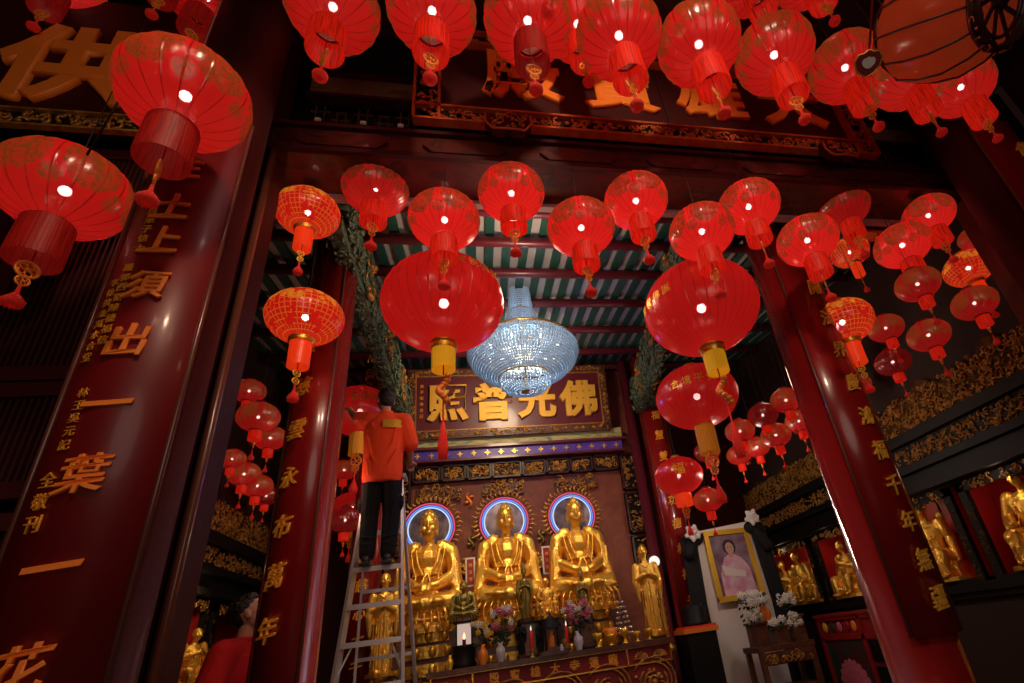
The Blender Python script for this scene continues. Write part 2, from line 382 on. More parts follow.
def char(ch, loc, size, mat, parent=None, name='gilt_character', rz=0, sx=1, depth=1, shear=0, bend=None, off=.02):
    me = glyph(ch, off=off).copy(); me.materials.clear(); me.materials.append(mat)
    for v in me.vertices:
        x, y, z = v.co; x *= size * sx; y *= size * depth; z *= size
        x += shear * z; z += .12 * x if shear else 0
        if bend:   # wrap on a vertical cylinder of radius bend, axis behind
            a = x / bend; rr = bend - y; x, y = rr * math.sin(a), bend - rr * math.cos(a)
        v.co = (x, y, z)
    o = link(name, me, parent, loc); o.rotation_euler.z = rz; return o

def relief(mb, W, H, n, depth=.02, mi=0, seed=1, rmin=.02, rmax=.05, f=None, th=.007):
    """scroll-and-leaf carving over a W x H field in local x,z, rising to -y"""
    rnd = random.Random(seed); f = f or (lambda x, y, z: (x, y, z))
    for i in range(n):
        x = rnd.uniform(-W / 2 + rmin, W / 2 - rmin); z = rnd.uniform(-H / 2 + rmin, H / 2 - rmin)
        r = rnd.uniform(rmin, rmax); a0 = rnd.uniform(0, 2 * PI); tw = rnd.choice((-1, 1)) * rnd.uniform(3, 6)
        dd = rnd.uniform(.2, 1) * depth
        if rnd.random() < .62:
            pts = []; rr = []
            for k in range(8):
                t = k / 7; a = a0 + tw * t; q = r * (1 - .8 * t)
                px, pz = x + q * math.cos(a), z + q * math.sin(a)
                px = max(-W / 2, min(W / 2, px)); pz = max(-H / 2, min(H / 2, pz))
                pts.append(Vector(f(px, -dd * (.4 + .6 * t), pz))); rr.append(th * (1.3 - .6 * t))
            mb.tube(pts, rr, 4, mi)
        else:
            c = Vector(f(x, -dd * .6, z)); q = r * .5
            mb.ball(c, (q, th * 1.4, q * rnd.uniform(.4, .9)) if abs(f(0, 1, 0)[1] - f(0, 0, 0)[1]) > .5 else (th * 1.4, q, q * .7), mi, 6, 4)

# ------------------------------------------------------------------ camera
CAM_H = 1.45
FX = 514.5; PX, PY = 596.0, 371.0
AX = Vector((0.97401574, -0.02673769, 0.2248965)); AY = Vector((-0.18569878, 0.47417167, 0.86062605)); AU = Vector((-0.1296507, -0.88002632, 0.45688551))
def at(u, v, y=None, x=None, d=None):
    """world point seen in that direction, at depth y, at side x, or d metres along the lens axis"""
    r = Vector((u - PX, v - PY, FX)); r = Vector((r.dot(AX), r.dot(AY), r.dot(AU)))
    s = y / r.y if y is not None else (x / r.x if x is not None else d / FX)
    return Vector((r.x * s, r.y * s, r.z * s + CAM_H))
cd = bpy.data.cameras.new('camera'); cam = bpy.data.objects.new('camera', cd); COL.objects.link(cam)
cd.sensor_width = 36; cd.lens = FX * 36 / 1024; cd.shift_x = (512 - PX) / 1024; cd.shift_y = (PY - 341.5) / 1024; cd.clip_start = .02
right = Vector((AX[0], AY[0], AU[0])); down = Vector((AX[1], AY[1], AU[1])); fwd = Vector((AX[2], AY[2], AU[2]))
mw = Matrix((( right[0], -down[0], -fwd[0], 0), (right[1], -down[1], -fwd[1], 0), (right[2], -down[2], -fwd[2], CAM_H), (0, 0, 0, 1)))
cam.matrix_world = mw
SC.camera = cam
# ------------------------------------------------------------------ the hall
def sbox(name, a, b, mat):
    mb = MB(); mb.box2(a, b); return struct(mb.build(name, mat))
sbox('floor', (-3.4, -1.5, -.12), (5.0, 8.6, 0), M['stone'])
XL, XR, YB = -2.66, 4.25, 7.9
for z0, z1, dx in ((0, 1.40, 0), (1.40, 2.36, .40), (2.36, 5.9, 0)):
    mb = MB(); mb.box2((XR + dx, 2.3, z0), (XR + dx + .15 if dx else XR + .55, YB, z1)); struct(mb.build('wall_right', M['brownwall']))
for z0, z1, dx in ((0, 1.40, 0), (1.40, 2.36, .40), (2.36, 5.9, 0)):
    mb = MB(); mb.box2((XL - dx - .15 if dx else XL - .55, 2.3, z0), (XL - dx, YB, z1)); struct(mb.build('wall_left', M['brownwall']))
mb = MB(); mb.box2((XL - .55, YB, 0), (XR + .55, YB + .12, 5.9)); struct(mb.build('wall_back', M['darkred']))
mb = MB(); mb.box2((-3.3, -.9, 0), (-3.2, 2.2, 5.6)); struct(mb.build('wall_porch_left', M['darkred']))
mb = MB(); mb.box2((4.9, -.9, 0), (5.0, 2.2, 5.6)); struct(mb.build('wall_porch_right', M['darkred']))
# roof: boards, green rafters, maroon purlins
RS = .15
def rz_(y): return 4.52 + RS * (y - 2.6)
mb = MB(); y0, y1 = 2.5, 7.95
mb.add([(XL, y0, rz_(y0) + .10), (XR, y0, rz_(y0) + .10), (XR, y1, rz_(y1) + .10), (XL, y1, rz_(y1) + .10), (XL, y0, rz_(y0) + .2), (XR, y0, rz_(y0) + .2), (XR, y1, rz_(y1) + .2), (XL, y1, rz_(y1) + .2)],
       [(0, 1, 2, 3), (4, 7, 6, 5), (0, 4, 5, 1), (1, 5, 6, 2), (2, 6, 7, 3), (3, 7, 4, 0)])
struct(mb.build('ceiling', M['plaster']))
mb = MB(); x = XL + .08
while x < XR - .05:
    mb.bar((x, 2.55, rz_(2.55) + .08), (x, 7.85, rz_(7.85) + .08), .08, .03); x += .16
struct(mb.build('trim_rafters', M['raftergreen']))
for yy in (2.80, 3.12, 3.55, 4.08, 4.72, 5.45, 6.2, 6.86):
    mb = MB(); mb.tube([(XL + .05, yy, rz_(yy) + .0), (XR - .05, yy, rz_(yy) + .0)], .05, 10); struct(mb.build('trim_purlin', M['maroon']))
# porch ceiling high above the first lanterns
mb = MB(); mb.box2((-3.3, -1, 5.65), (5, 2.5, 5.8)); struct(mb.build('ceiling_porch', M['brown']))
for xx in (-2.4, -.9, .6, 2.1, 3.6):
    mb = MB(); mb.box2((xx - .06, -.9, 5.5), (xx + .06, 2.2, 5.66)); struct(mb.build('trim_porch_beam', M['darkred']))

# facade frame: jambs, main beam
def vine_panel(mb, x0, x1, y, z0, z1): mb.box2((x0, y, z0), (x1, y - .012, z1), 1)
mb = MB(); mb.box2((-1.55, 2.27, 0), (-1.12, 2.42, 5.6)); mb.box2((-1.46, 2.27, .8), (-1.18, 2.255, 4.1), 1)
mb.box2((-1.13, 2.27, 0), (-1.085, 2.42, 4.15)); mb.tube([(-1.092, 2.262, 0), (-1.092, 2.262, 4.13)], .018, 8, 2); struct(mb.build('trim_jamb_left', [M['darkred'], M['vine'], M['trimbrown']]))
mb = MB(); mb.box2((3.82, 2.27, 0), (4.35, 2.42, 5.6)); mb.box2((3.9, 2.27, .8), (4.2, 2.255, 4.1), 1)
mb.box2((3.76, 2.26, 0), (3.83, 2.42, 4.12), 2); struct(mb.build('trim_jamb_right', [M['darkred'], M['vine'], M['trimbrown']]))
mb = MB(); mb.box2((-1.12, 2.27, 4.13), (3.84, 2.57, 4.40)); 
mb.box2((-1.12, 2.24, 4.13), (3.84, 2.27, 4.165), 1); mb.box2((-1.12, 2.24, 4.34), (3.84, 2.27, 4.37), 1)
for k in range(7):   # raised painted cartouches along the beam
    xx = -.75 + k * .72
    mb.prism([(xx - .26, 4.25), (xx - .2, 4.31), (xx + .2, 4.31), (xx + .26, 4.25), (xx + .2, 4.19), (xx - .2, 4.19)], 2.27, 2.25, 2, lambda a, b, c: (a, c, b))
struct(mb.build('trim_main_beam', [M['beam'], M['darkred'], M['beam']]))
mb = MB(); mb.box2((-1.12, 2.57, 4.10), (3.84, 2.62, 4.15)); struct(mb.build('trim_beam_edge', M['greypaint']))
# dark fretwork band and painted panel over the beam
mb = MB(); mb.box2((-1.5, 2.45, 4.40), (4.3, 2.5, 5.66)); struct(mb.build('wall_over_beam', M['black']))
def fret(name, x0, x1, z0, z1, y, label, seed=3):
    t = thing(name, label, 'lattice panel', ((x0 + x1) / 2, y, z0)); w = (x1 - x0) / 2; h = z1 - z0
    b = MB()
    for s in (-1, 1): b.box((s * (w - .012), 0, h / 2), (.024, .03, h))
    for z in (.012, h - .012): b.box((0, 0, z), (2 * w, .03, .024))
    b.build('frame', M['black'], t)
    b = MB(); n = max(2, int(2 * w / .13)); st = (2 * w - .05) / n
    for i in range(n):
        x = -w + .025 + i * st
        for a in (.3, .7): b.box((x + st * a, 0, h * .5), (.008, .012, h * (.5 if i % 2 else .9)))
        for zz in (.25, .5, .75): b.box((x + st * .5, -.003 * (zz == .5), h * zz), (st * (.9 if (i + int(zz * 4)) % 2 else .5), .012, .008))
    b.build('fret_bars', M['carvedim'], t)
    return t
fret('fret_panel', -1.04, -.34, 4.47, 4.78, 2.42, 'dark fretwork panel left of the large hall sign, above the main beam')
fret('fret_panel', 3.08, 3.75, 4.47, 4.78, 2.42, 'dark fretwork panel right of the large hall sign, above the main beam')
for (x0, x1, lb) in ((-1.02, -.34, 'narrow green and ochre painted board left of the large hall sign'), (3.08, 3.75, 'narrow green and ochre painted board right of the large hall sign')):
    t = thing('painted_board', lb, 'painting', ((x0 + x1) / 2, 2.40, 4.80)); w = (x1 - x0) / 2
    b = MB(); b.box((0, 0, .11), (2 * w, .05, .20)); b.build('board', M['muraldim'], t)
    b = MB(); b.box((0, -.02, .0), (2 * w + .02, .06, .025)); b.box((0, -.02, .22), (2 * w + .02, .06, .03)); b.build('frame', M['darkred'], t)
for xx in (-.95, -.68, -.45):   # little pale tags on the fretwork
    b = MB(); b.box((xx, 2.395, 4.60), (.03, .008, .018)); b.box((xx, 2.40, 4.60), (.036, .006, .024)); tag(b.build('paper_tag', M['white']), 'tiny pale tag stuck on the dark fretwork above the beam', 'tag', 'pale tags on the fretwork')

# great hall sign with four carved characters
t = thing('hall_sign', 'huge dark red sign with giant orange gilt characters hung above the main beam', 'sign', (1.34, 2.2, 4.42))
b = MB(); b.box((0, .05, .48), (3.3, .05, .96)); b.build('board', M['darkred'], t)
b = MB()
for z in (.0, .13): b.box((0, 0, z - .02), (3.36, .06, .018))
for z in (.83, .96): b.box((0, 0, z), (3.36, .06, .018))
for s in (-1, 1):
    for xx in (1.53, 1.68): b.box((s * xx, 0, .48), (.018, .06, .98))
fr = b.build('frame', M['carvered'], t)
b = MB(); b.box((0, .02, .045), (3.3, .03, .11)); b.box((0, .02, .9), (3.3, .03, .11))
for s in (-1, 1): b.box((s * 1.6, .02, .48), (.13, .03, .9))
b.build('frame_ground', M['black'], fr)
b = MB(); relief(b, 3.28, .12, 230, .03, 0, 5, .02, .045, lambda x, y, z: (x, y, z + .045), .008)
relief(b, 3.28, .12, 200, .03, 0, 6, .02, .045, lambda x, y, z: (x, y, z + .9), .008)
for s in (-1, 1): relief(b, .12, .8, 60, .03, 0, 8, .02, .045, lambda x, y, z, s=s: (x + s * 1.605, y, z + .48), .008)
b.build('carved_pattern', M['carvered'], fr)
for i, ch in enumerate('殿寶雄大'):
    char(ch, (-.98 + i * .70, .015, .55), .56, M['glyphorange'], t, depth=.6, off=.015)
for xx, lb in ((.23, 'carved red bracket holding the large sign, on the left end of the main beam'), (2.62, 'carved red bracket holding the large sign, on the right end of the main beam')):
    t = thing('sign_bracket', lb, 'bracket', (xx, 2.17, 4.28))
    b = MB(); b.prism([(-.14, .10), (-.14, .02), (-.10, -.04), (-.03, -.05), (0, -.02), (.03, -.05), (.10, -.04), (.14, .02), (.14, .10)], .0, -.05, 0, lambda x, y, z: (x, z, y + .03)); b.build('body', M['darkred'], t)
    b = MB(); b.tube([(-.14, -.055, .13), (-.14, -.055, .05), (-.10, -.055, -.01), (0, -.055, .0), (.10, -.055, -.01), (.14, -.055, .05), (.14, -.055, .13)], .008, 5)
    relief(b, .24, .12, 26, .03, 0, int(xx * 10), .015, .035, lambda x, y, z: (x, y - .05, z + .06), .006); b.build('carved_pattern', M['carvered'], t)

# left sign
t = thing('side_sign', 'dark red sign with large orange character at the upper left of the porch', 'sign', (-2.05, 2.0, 3.97))
b = MB(); b.box((0, .05, .5), (1.3, .05, 1.0)); b.build('board', M['darkred'], t)
fb = MB(); fb.box((0, .02, -.05), (1.34, .05, .10)); fr = fb.build('frame', M['black'], t)
b = MB(); relief(b, 1.3, .09, 120, .03, 0, 11, .015, .035, lambda x, y, z: (x, y, z - .05), .007)
for z in (.0, -.105): b.box((0, -.01, z), (1.34, .03, .012))
b.build('carved_pattern', M['carvegold'], fr)
char('供', (.08, .015, .40), .62, M['glyphorange'], t, sx=1.0, off=.02, depth=.6)

# ------------------------------------------------------------------ pillars and couplet boards
def pillar(name, x, y, r, z1, mat, base=True):
    mb = MB(); mb.lathe([(r * 1.0, .3), (r, .3), (r, z1), (0.001, z1)], 40, (x, y, 0))
    if base: mb.lathe([(r * 1.35, 0), (r * 1.45, .08), (r * 1.4, .2), (r * 1.05, .30), (r, .32)], 32, (x, y, 0), 1)
    return struct(mb.build(name, [mat, M['stone']]))
def curved_board(b, r0, r1, half, z0, z1, n=30):
    """segment of a hollow cylinder whose middle faces -Y, axis on local origin"""
    poly = [(r1 * math.sin(a), -r1 * math.cos(a)) for a in [half * (2 * i / n - 1) for i in range(n + 1)]]
    poly += [(r0 * math.sin(a), -r0 * math.cos(a)) for a in [half * (1 - 2 * i / n) for i in range(n + 1)]]
    n2 = len(poly); vs = [(x, y, z0) for x, y in poly] + [(x, y, z1) for x, y in poly]
    k = n + 1
    fs = [(i, i + 1, n2 + i + 1, n2 + i) for i in range(n2 - 1)] + [(n2 - 1, 0, n2, 2 * n2 - 1)]
    for i in range(n): 
        j = n2 - 1 - i; fs.append((i, j, j - 1, i + 1)); fs.append((n2 + i, n2 + i + 1, n2 + j - 1, n2 + j))
    b.add(vs, fs, 0, True)
def couplet(label, x, y, rp, z0, z1, text, zs, size, half, matb, matg, side=None, bend=True, group=None, sx=.95, rz=0):
    t = thing('couplet_board', label, 'couplet board', (x, y, z0), rz, group)
    b = MB(); r1 = rp + .035; curved_board(b, rp + .004, r1, half, 0, z1 - z0); b.build('board', matb, t)
    b = MB()
    for s in (-1, 1):
        pts = [(r1 * math.sin(s * half), -r1 * math.cos(s * half), z) for z in (0, z1 - z0)]; b.tube(pts, .010, 6)
    b.build('edge_bead', M['trimbrown'], t)
    for ch, z in zip(text, zs):
        if ch == '一': o = char(ch, (0, -r1 - .008, z - z0), size * 1.0, matg, t, shear=.15, bend=r1 + .008, sx=1.0); 
        else: o = char(ch, (0, -r1 - .008, z - z0), size, matg, t, bend=r1 + .008, sx=sx, shear=.12, off=.006)
    if side:
        for (stx, ang, zt, sz) in side:
            for i, ch in enumerate(stx):
                a = R(ang); q = r1 + .004
                char(ch, (q * math.sin(a), -q * math.cos(a), zt - z0 - i * sz * 1.28), sz, M['glyph'], t, 'small_character', rz=a, off=.0)
    return t
# porch pillars
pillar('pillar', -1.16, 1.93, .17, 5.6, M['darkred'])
couplet('dark red couplet board with large orange gilt characters on the front porch pillar, left edge', -1.16, 1.93, .17, 1.1, 3.75,
        '生土上須出一葉一花', [3.36, 3.14, 2.97, 2.76, 2.53, 2.30, 2.07, 1.81, 1.56], .125, R(50), M['board'], M['glyphorange'],
        [('沐恩弟子信士', -17, 3.16, .036), ('羅郭西劉陳德福信', -21, 2.84, .034), ('李徐黄金萬水合堂', -31, 2.78, .034), ('林王吳元記', -21, 2.34, .034), ('全敬刊', -24, 2.06, .05)], rz=R(7))
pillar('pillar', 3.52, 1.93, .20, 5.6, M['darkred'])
couplet('dark red couplet board on the porch pillar beyond the right lanterns', 3.52, 1.93, .20, 1.1, 4.2,
        '佛法無邊廣大', [3.9, 3.6, 3.3, 3.0, 2.7, 2.4], .13, R(50), M['board'], M['glyph'])
# hall pillars
pillar('pillar', -1.05, 3.5, .145, 4.62, M['column'])
LZ = lambda q: [1.45 + (z - 1.45) * 3.4 / 3 for z in q]
couplet('curved red couplet board with gold characters on the hall pillar beside the ladder', -1.05, 3.5, .145, 1.25, 4.5,
        '佛座慈雲永布萬年', LZ([3.50, 3.24, 2.96, 2.69, 2.42, 2.16, 1.92, 1.68]), .135, R(56), M['column'], M['glyph'], rz=R(-24), sx=.85)
pillar('pillar', 2.48, 3.0, .21, 4.55, M['column'])
couplet('curved red couplet board with gold characters on the tall pillar right of the altar', 2.48, 3.0, .21, 1.22, 4.05,
        '蓮開法界慶鴻福千年無疆', [3.88, 3.58, 3.30, 3.03, 2.77, 2.52, 2.28, 2.05, 1.83, 1.61, 1.40], .13, R(52), M['column'], M['glyphyellow'], rz=R(7), sx=.85)
# altar pillars
pillar('pillar', 2.14, 6.62, .07, 5.1, M['maroon'])
pillar('pillar', 2.42, 6.55, .16, 5.1, M['column'])
pillar('pillar', -1.28, 6.55, .16, 5.1, M['column'])
couplet('slim red board with gold characters on the back pillar right of the altar', 2.42, 6.55, .16, 1.3, 4.4,
        '福慧雙修功德林祥光', [4.1, 3.8, 3.5, 3.2, 2.9, 2.6, 2.3, 2.0, 1.7], .13, R(50), M['column'], M['glyph'])
couplet('red board with gold characters on the back pillar behind the ladder', -1.28, 6.55, .16, 1.3, 4.4,
        '佛光普照慈心大千', [3.4, 3.12, 2.84, 2.56, 2.28, 2.0, 1.75, 1.5], .13, R(50), M['column'], M['glyph'])

# doors / lattice at the left behind the porch pillar
def lattice_door(x0, x1, y, label):
    t = thing('lattice_door', label, 'door', ((x0 + x1) / 2, y, 0)); w = (x1 - x0) / 2
    b = MB()
    for s in (-1, 1): b.box((s * (w - .03), 0, 1.93), (.06, .06, 3.86))
    for z in (.05, 1.2, 1.75, 2.05, 2.16, 2.55, 2.62, 3.83): b.box((0, 0, z), (2 * w - .12, .055, .06))
    b.build('frame', M['darkred'], t)
    for z0, z1 in ((2.18, 2.53), (2.65, 3.80)):
        b = MB(); n = int((2 * w - .12) / .022)
        for i in range(n): b.box((-w + .06 + (i + .5) * .022, 0, (z0 + z1) / 2), (.009, .03, z1 - z0))
        o = b.build('slat_panel', M['lattice'], t)
    b = MB(); b.box((0, .02, 1.5), (2 * w - .12, .02, .5)); b.box((0, .02, .65), (2 * w - .12, .02, 1.0)); b.build('lower_panel', M['darkred'], t)
    b = MB(); b.box((0, 0, 1.9), (2 * w - .12, .02, .24)); bb = b.build('carved_panel', M['black'], t)
    b = MB(); relief(b, 2 * w - .16, .20, 60, .03, 0, 4, .02, .04, lambda x, y, z: (x, y - .01, z + 1.9), .007); b.build('carved_pattern', M['carvedim'], bb)
    return t
lattice_door(-1.92, -1.38, 2.12, 'dark red slatted door leaf next to the front porch pillar')
lattice_door(-2.50, -1.96, 2.12, 'dark red slatted door leaf farther left, beyond the first')
mb = MB(); mb.box2((-2.7, 2.3, 0), (-1.5, 2.42, 5.6)); struct(mb.build('wall_front_left', M['black']))
mb = MB(); mb.box2((4.2, 2.3, 0), (5.0, 2.42, 5.6)); struct(mb.build('wall_front_right', M['black']))
mb = MB(); mb.box2((-1.375, 2.06, 0), (-1.33, 2.12, 3.9)); struct(mb.build('trim_door_post', M['greypaint']))

# ------------------------------------------------------------------ green carved trusses under the roof
def truss(x, label, seed):
    t = thing('roof_truss', label, 'truss', (x, 2.9, 4.2))
    b = MB(); b.box((0, 1.85, .30), (.14, 3.6, .16)); b.box((0, 1.85, .06), (.10, 3.6, .10))
    relief(b, .13, 3.5, 170, .03, 0, seed, .02, .045, lambda a, y, z: (a, 1.85 + z, .005 + y), .009)
    for s in (-1, 1): relief(b, 3.5, .34, 240, .03, 0, seed + s, .025, .06, lambda a, y, z, s=s: (s * (.06 - y), 1.85 + a, .2 + z), .010)
    b.build('beam', M['green'], t)
    rnd = random.Random(seed)
    for k in range(7):
        y = .28 + k * .53; b = MB()
        b.box((0, y, .18), (.12, .16, .18)); b.box((0, y, .42), (.18, .22, .06))
        b.prism([(-.2, .0), (-.16, .07), (-.06, .1), (.06, .1), (.16, .07), (.2, 0), (.1, -.03), (0, -.06), (-.1, -.03)], -.07, .07, 0, lambda a, c, d, y=y: (d, y + a, c + .16))
        br = b.build('bracket', M['green'], t)
        b = MB()
        for s in (-1, 1):
            for q in range(12):
                cy, cz = y + rnd.uniform(-.2, .2), rnd.uniform(.02, .4); r = rnd.uniform(.02, .05)
                b.tube([(s * (.085 + .01 * (j % 2)), cy + r * math.cos(j * .8 + q) * (1 - j * .1), cz + r * math.sin(j * .8 + q) * (1 - j * .1)) for j in range(7)], .009, 4)
            for q in range(3): b.ball((s * .09, y + rnd.uniform(-.15, .15), rnd.uniform(.0, .4)), (.03, .04, .03), 0, 7, 5)
        b.build('carved_pattern', M['carvegold'] if k % 2 else M['green'], br)
    return t
    return t
truss(-.95, 'green painted carved roof truss above the pillar left of the altar', 4)
truss(1.78, 'green painted carved roof truss right of the chandelier, behind the huge glossy lantern', 9).rotation_euler.z = R(-7.5)
# carved phoenix-like corbel on top of the altar pillar
def corbel(x, y, z, label, s):
    t = thing('pillar_corbel', label, 'corbel', (x, y, z))
    b = MB(); b.cap((0, -.05, 0), (s * .1, -.3, .35), .12, .09); b.cap((s * .1, -.3, .35), (s * .02, -.42, .62), .09, .06)
    b.ball((0, -.1, -.02), (.2, .14, .10)); b.ball((s * .03, -.40, .45), (.10, .08, .14)); b.build('body', M['green'], t)
    b = MB(); rnd = random.Random(3)
    for q in range(40):
        a = rnd.uniform(0, 6.28); zz = rnd.uniform(-.08, .6); cx, cy = s * .08 * zz + .14 * math.cos(a), -.1 - .5 * zz + .13 * math.sin(a); r = rnd.uniform(.02, .05)
        b.tube([(cx + r * math.cos(j), cy + .3 * r * math.sin(j * .7), zz + r * math.sin(j)) for j in range(5)], .01, 4)
    b.build('leaves', M['carvegold'], t)
corbel(2.40, 6.45, 4.35, 'green and gold carved corbel at the top of the pillar right of the sign', -1)
corbel(-1.22, 6.45, 4.35, 'green and gold carved corbel at the top of the pillar left of the sign', 1)

# ------------------------------------------------------------------ side walls: gilt friezes, niches, statues later
def wall_bands(side):
    x = XR if side > 0 else XL; s = -side; nm = 'right' if side > 0 else 'left'
    ya, yb = 2.55, YB - .02
    f = lambda z0: (lambda a, y, z: (x + s * (.03 - y), (ya + yb) / 2 + a, z0 + z))
    L = yb - ya
    # upper gilt band with wavy crest
    t = thing('carved_frieze', 'long gilt carved frieze with a wavy crest high on the %s wall' % nm, 'frieze')
    b = MB(); n = 66; top = []
    pts = [(ya + L * i / n, 3.14 + .10 * abs(math.sin(i * PI / 11)) + .05 * math.sin(i * 1.3)) for i in range(n + 1)]
    poly = [(ya, 2.86)] + pts + [(yb, 2.86)]
    for i in range(n):
        (a, za), (c, zc) = pts[i], pts[i + 1]
        b.add([(x, a, 2.86), (x + s * .03, a, 2.86), (x + s * .03, a, za), (x, a, za), (x, c, 2.86), (x + s * .03, c, 2.86), (x + s * .03, c, zc), (x, c, zc)],
              [(0, 1, 2, 3), (4, 7, 6, 5), (1, 5, 6, 2), (3, 2, 6, 7), (0, 4, 5, 1)])
    b.build('board', M['carvedim'], t)
    b = MB(); relief(b, L - .1, .36, 1500, .03, 0, 21 + side, .018, .045, f(3.04), .007); b.build('carved_pattern', M['carvegold'], t)
    t = thing('carved_frieze', 'lower gilt carved frieze between two black rails on the %s wall' % nm, 'frieze')
    b = MB(); b.box2((x, ya, 2.56), (x + s * .03, yb, 2.76)); b.build('board', M['black'], t)
    b = MB(); relief(b, L - .1, .18, 900, .03, 0, 31 + side, .015, .035, f(2.66), .006); b.build('carved_pattern', M['carvegold'], t)
    for i, (z0, z1, d) in enumerate(((2.76, 2.86, .12), (2.49, 2.56, .10), (2.30, 2.36, .08))):
        mb = MB(); mb.box2((x, ya, z0), (x + s * d, yb, z1)); struct(mb.build('trim_rail_%s' % nm, M['black']))
    mb = MB(); mb.box2((x, ya, 2.36), (x + s * .03, yb, 2.49)); struct(mb.build('trim_band_%s' % nm, M['black']))
    # shelf base under the niches
    mb = MB(); mb.box2((x - s * .0, ya, 1.38), (x + s * .10, yb, 1.45)); mb.box2((x, ya, 1.33), (x + s * .06, yb, 1.38))
    struct(mb.build('trim_shelf_%s' % nm, M['black']))
wall_bands(1); wall_bands(-1)
def niche(side, y0, y1, label):
    """niche standing proud of the wall: red back, black posts, carved gilt border"""
    x = XR + .37 if side > 0 else XL - .37; s = -side
    t = thing('statue_niche', label, 'niche', (x, (y0 + y1) / 2, 1.45)); w = (y1 - y0) / 2
    g = lambda a, y, z: (s * (.345 - y), a, z + .41)
    b = MB(); b.box((s * .02, 0, .41), (.02, 2 * w, .82)); b.build('back_panel', M['nichered'], t)
    for q in (-1, 1):
        b = MB(); b.box((s * .17, q * (w - .012), .41), (.30, .02, .80)); b.build('side_panel', M['nichered'], t)
        b = MB(); b.box((s * .33, q * (w - .04), .41), (.05, .08, .82)); p = b.build('side_post', M['black'], t)
        b = MB()
        relief(b, .08, .78, 40, .02, 0, int(y0 * 10) + q, .015, .03, lambda a, y, z, q=q: (s * (.345 - y), q * (w - .045) + a, z + .41), .006); b.build('carved_pattern', M['carvedim'], p)
    b = MB(); b.box((s * .18, 0, .015), (.36, 2 * w, .03)); b.build('shelf', M['black'], t)
    b = MB(); b.box((s * .34, 0, .78), (.03, 2 * w, .08)); vv = b.build('valance', M['black'], t)
    b = MB(); relief(b, 2 * w - .1, .12, 50, .02, 0, int(y0 * 13), .02, .04, lambda a, y, z: (s * (.36 - y), a, z + .77), .007); b.build('carved_pattern', M['carvegold'], vv)
    b = MB()
    for q in (-.33, .33): b.box((s * .034, q * w * 1.0, .41), (.008, .012, .8))
    b.box((s * .034, 0, .45), (.008, 2 * w - .08, .012)); b.build('panel_seams', M['darkred'], t)
    return t
NR = [(2.60, 3.98, 'red-backed niche at the right edge holding one large gilt monk'), (4.08, 5.55, 'red-backed niche right of the tall pillar with a robed gilt monk'),
      (5.62, 6.45, 'narrow red-backed niche half hidden behind the tall pillar'), (6.52, 7.82, 'red-backed niche next to the framed portrait')]
for a, b_, l in NR: niche(1, a, b_, l)
NL = [(3.2, 4.4, 'dark niche on the left wall hidden behind the porch pillar'), (4.5, 6.3, 'red-backed niche on the left wall with a gilt seated statue'), (6.4, 7.7, 'red-backed niche on the left wall beyond the man in red')]
for a, b_, l in NL: niche(-1, a, b_, l)

# ------------------------------------------------------------------ altar wall
YA = 6.9
mb = MB(); mb.box2((-1.15, YA, 0), (2.3, YA + .08, 5.1)); struct(mb.build('wall_altar', M['altarwall']))
t = thing('plaque', 'dark maroon plaque with four large gold characters above the altar', 'plaque', (.46, YA - .22, 4.10)); t.rotation_euler.x = R(7)
b = MB(); b.box((0, .0, .43), (2.62, .05, .84)); b.build('board', M['maroon'], t)
b = MB()
for s in (-1, 1):
    b.box((s * 1.33, -.01, .43), (.10, .06, .96)); b.box((0, -.01, .43 + s * .44), (2.74, .06, .10))
fr = b.build('frame', M['carvedwood'], t)
b = MB()
for s in (-1, 1):
    relief(b, 2.7, .09, 110, .03, 0, 41 + s, .02, .04, lambda x, y, z, s=s: (x, y - .04, z + .43 + s * .44), .008)
    relief(b, .09, .84, 36, .03, 0, 43 + s, .02, .04, lambda x, y, z, s=s: (x + s * 1.33, y - .04, z + .43), .008)
    b.box((s * 1.275, -.035, .43), (.014, .03, .80)); b.box((0, -.035, .43 + s * .385), (2.56, .03, .014))
b.build('carved_pattern', M['carvegold'], fr)
for i, ch in enumerate('照普光佛'):
    char(ch, (-.86 + i * .60, -.045, .42), .55, M['glyphyellow'], t, off=.035)
for i, ch in enumerate('弟子敬奉吉日'):
    char(ch, (-1.20, -.035, .68 - i * .085), .05, M['glyph'], t, 'small_character', off=0)
t = thing('painted_beam', 'green and yellow painted beam right under the gold character plaque', 'beam', (.5, YA - .10, 3.95))
b = MB(); b.box((0, 0, .06), (3.0, .14, .16)); b.build('beam', M['mural'], t)
b = MB(); b.box((0, -.02, -.035), (3.1, .2, .035)); b.build('lower_rail', M['maroon'], t)
t = thing('gilt_rail', 'carved gilt rail strip above the plaque under the roof', 'carving', (.5, YA - .05, 5.0))
b = MB(); b.box((0, 0, .0), (3.1, .08, .10)); b.build('board', M['maroon'], t)
b = MB(); relief(b, 3.0, .09, 130, .03, 0, 51, .02, .04, lambda x, y, z: (x, y - .045, z), .008); b.build('carved_pattern', M['carvegold'], t)
t = thing('purple_band', 'blue-purple band with a row of gold four-pointed crosses above the statues', 'band', (.55, YA - .10, 3.83))
b = MB(); b.box((0, 0, 0), (2.86, .14, .12)); b.build('board', M['purple'], t)
b = MB(); b.box((0, -.0, -.075), (2.92, .18, .03)); b.box((0, 0, .075), (2.92, .18, .03)); b.build('edge_rail', M['maroon'], t)
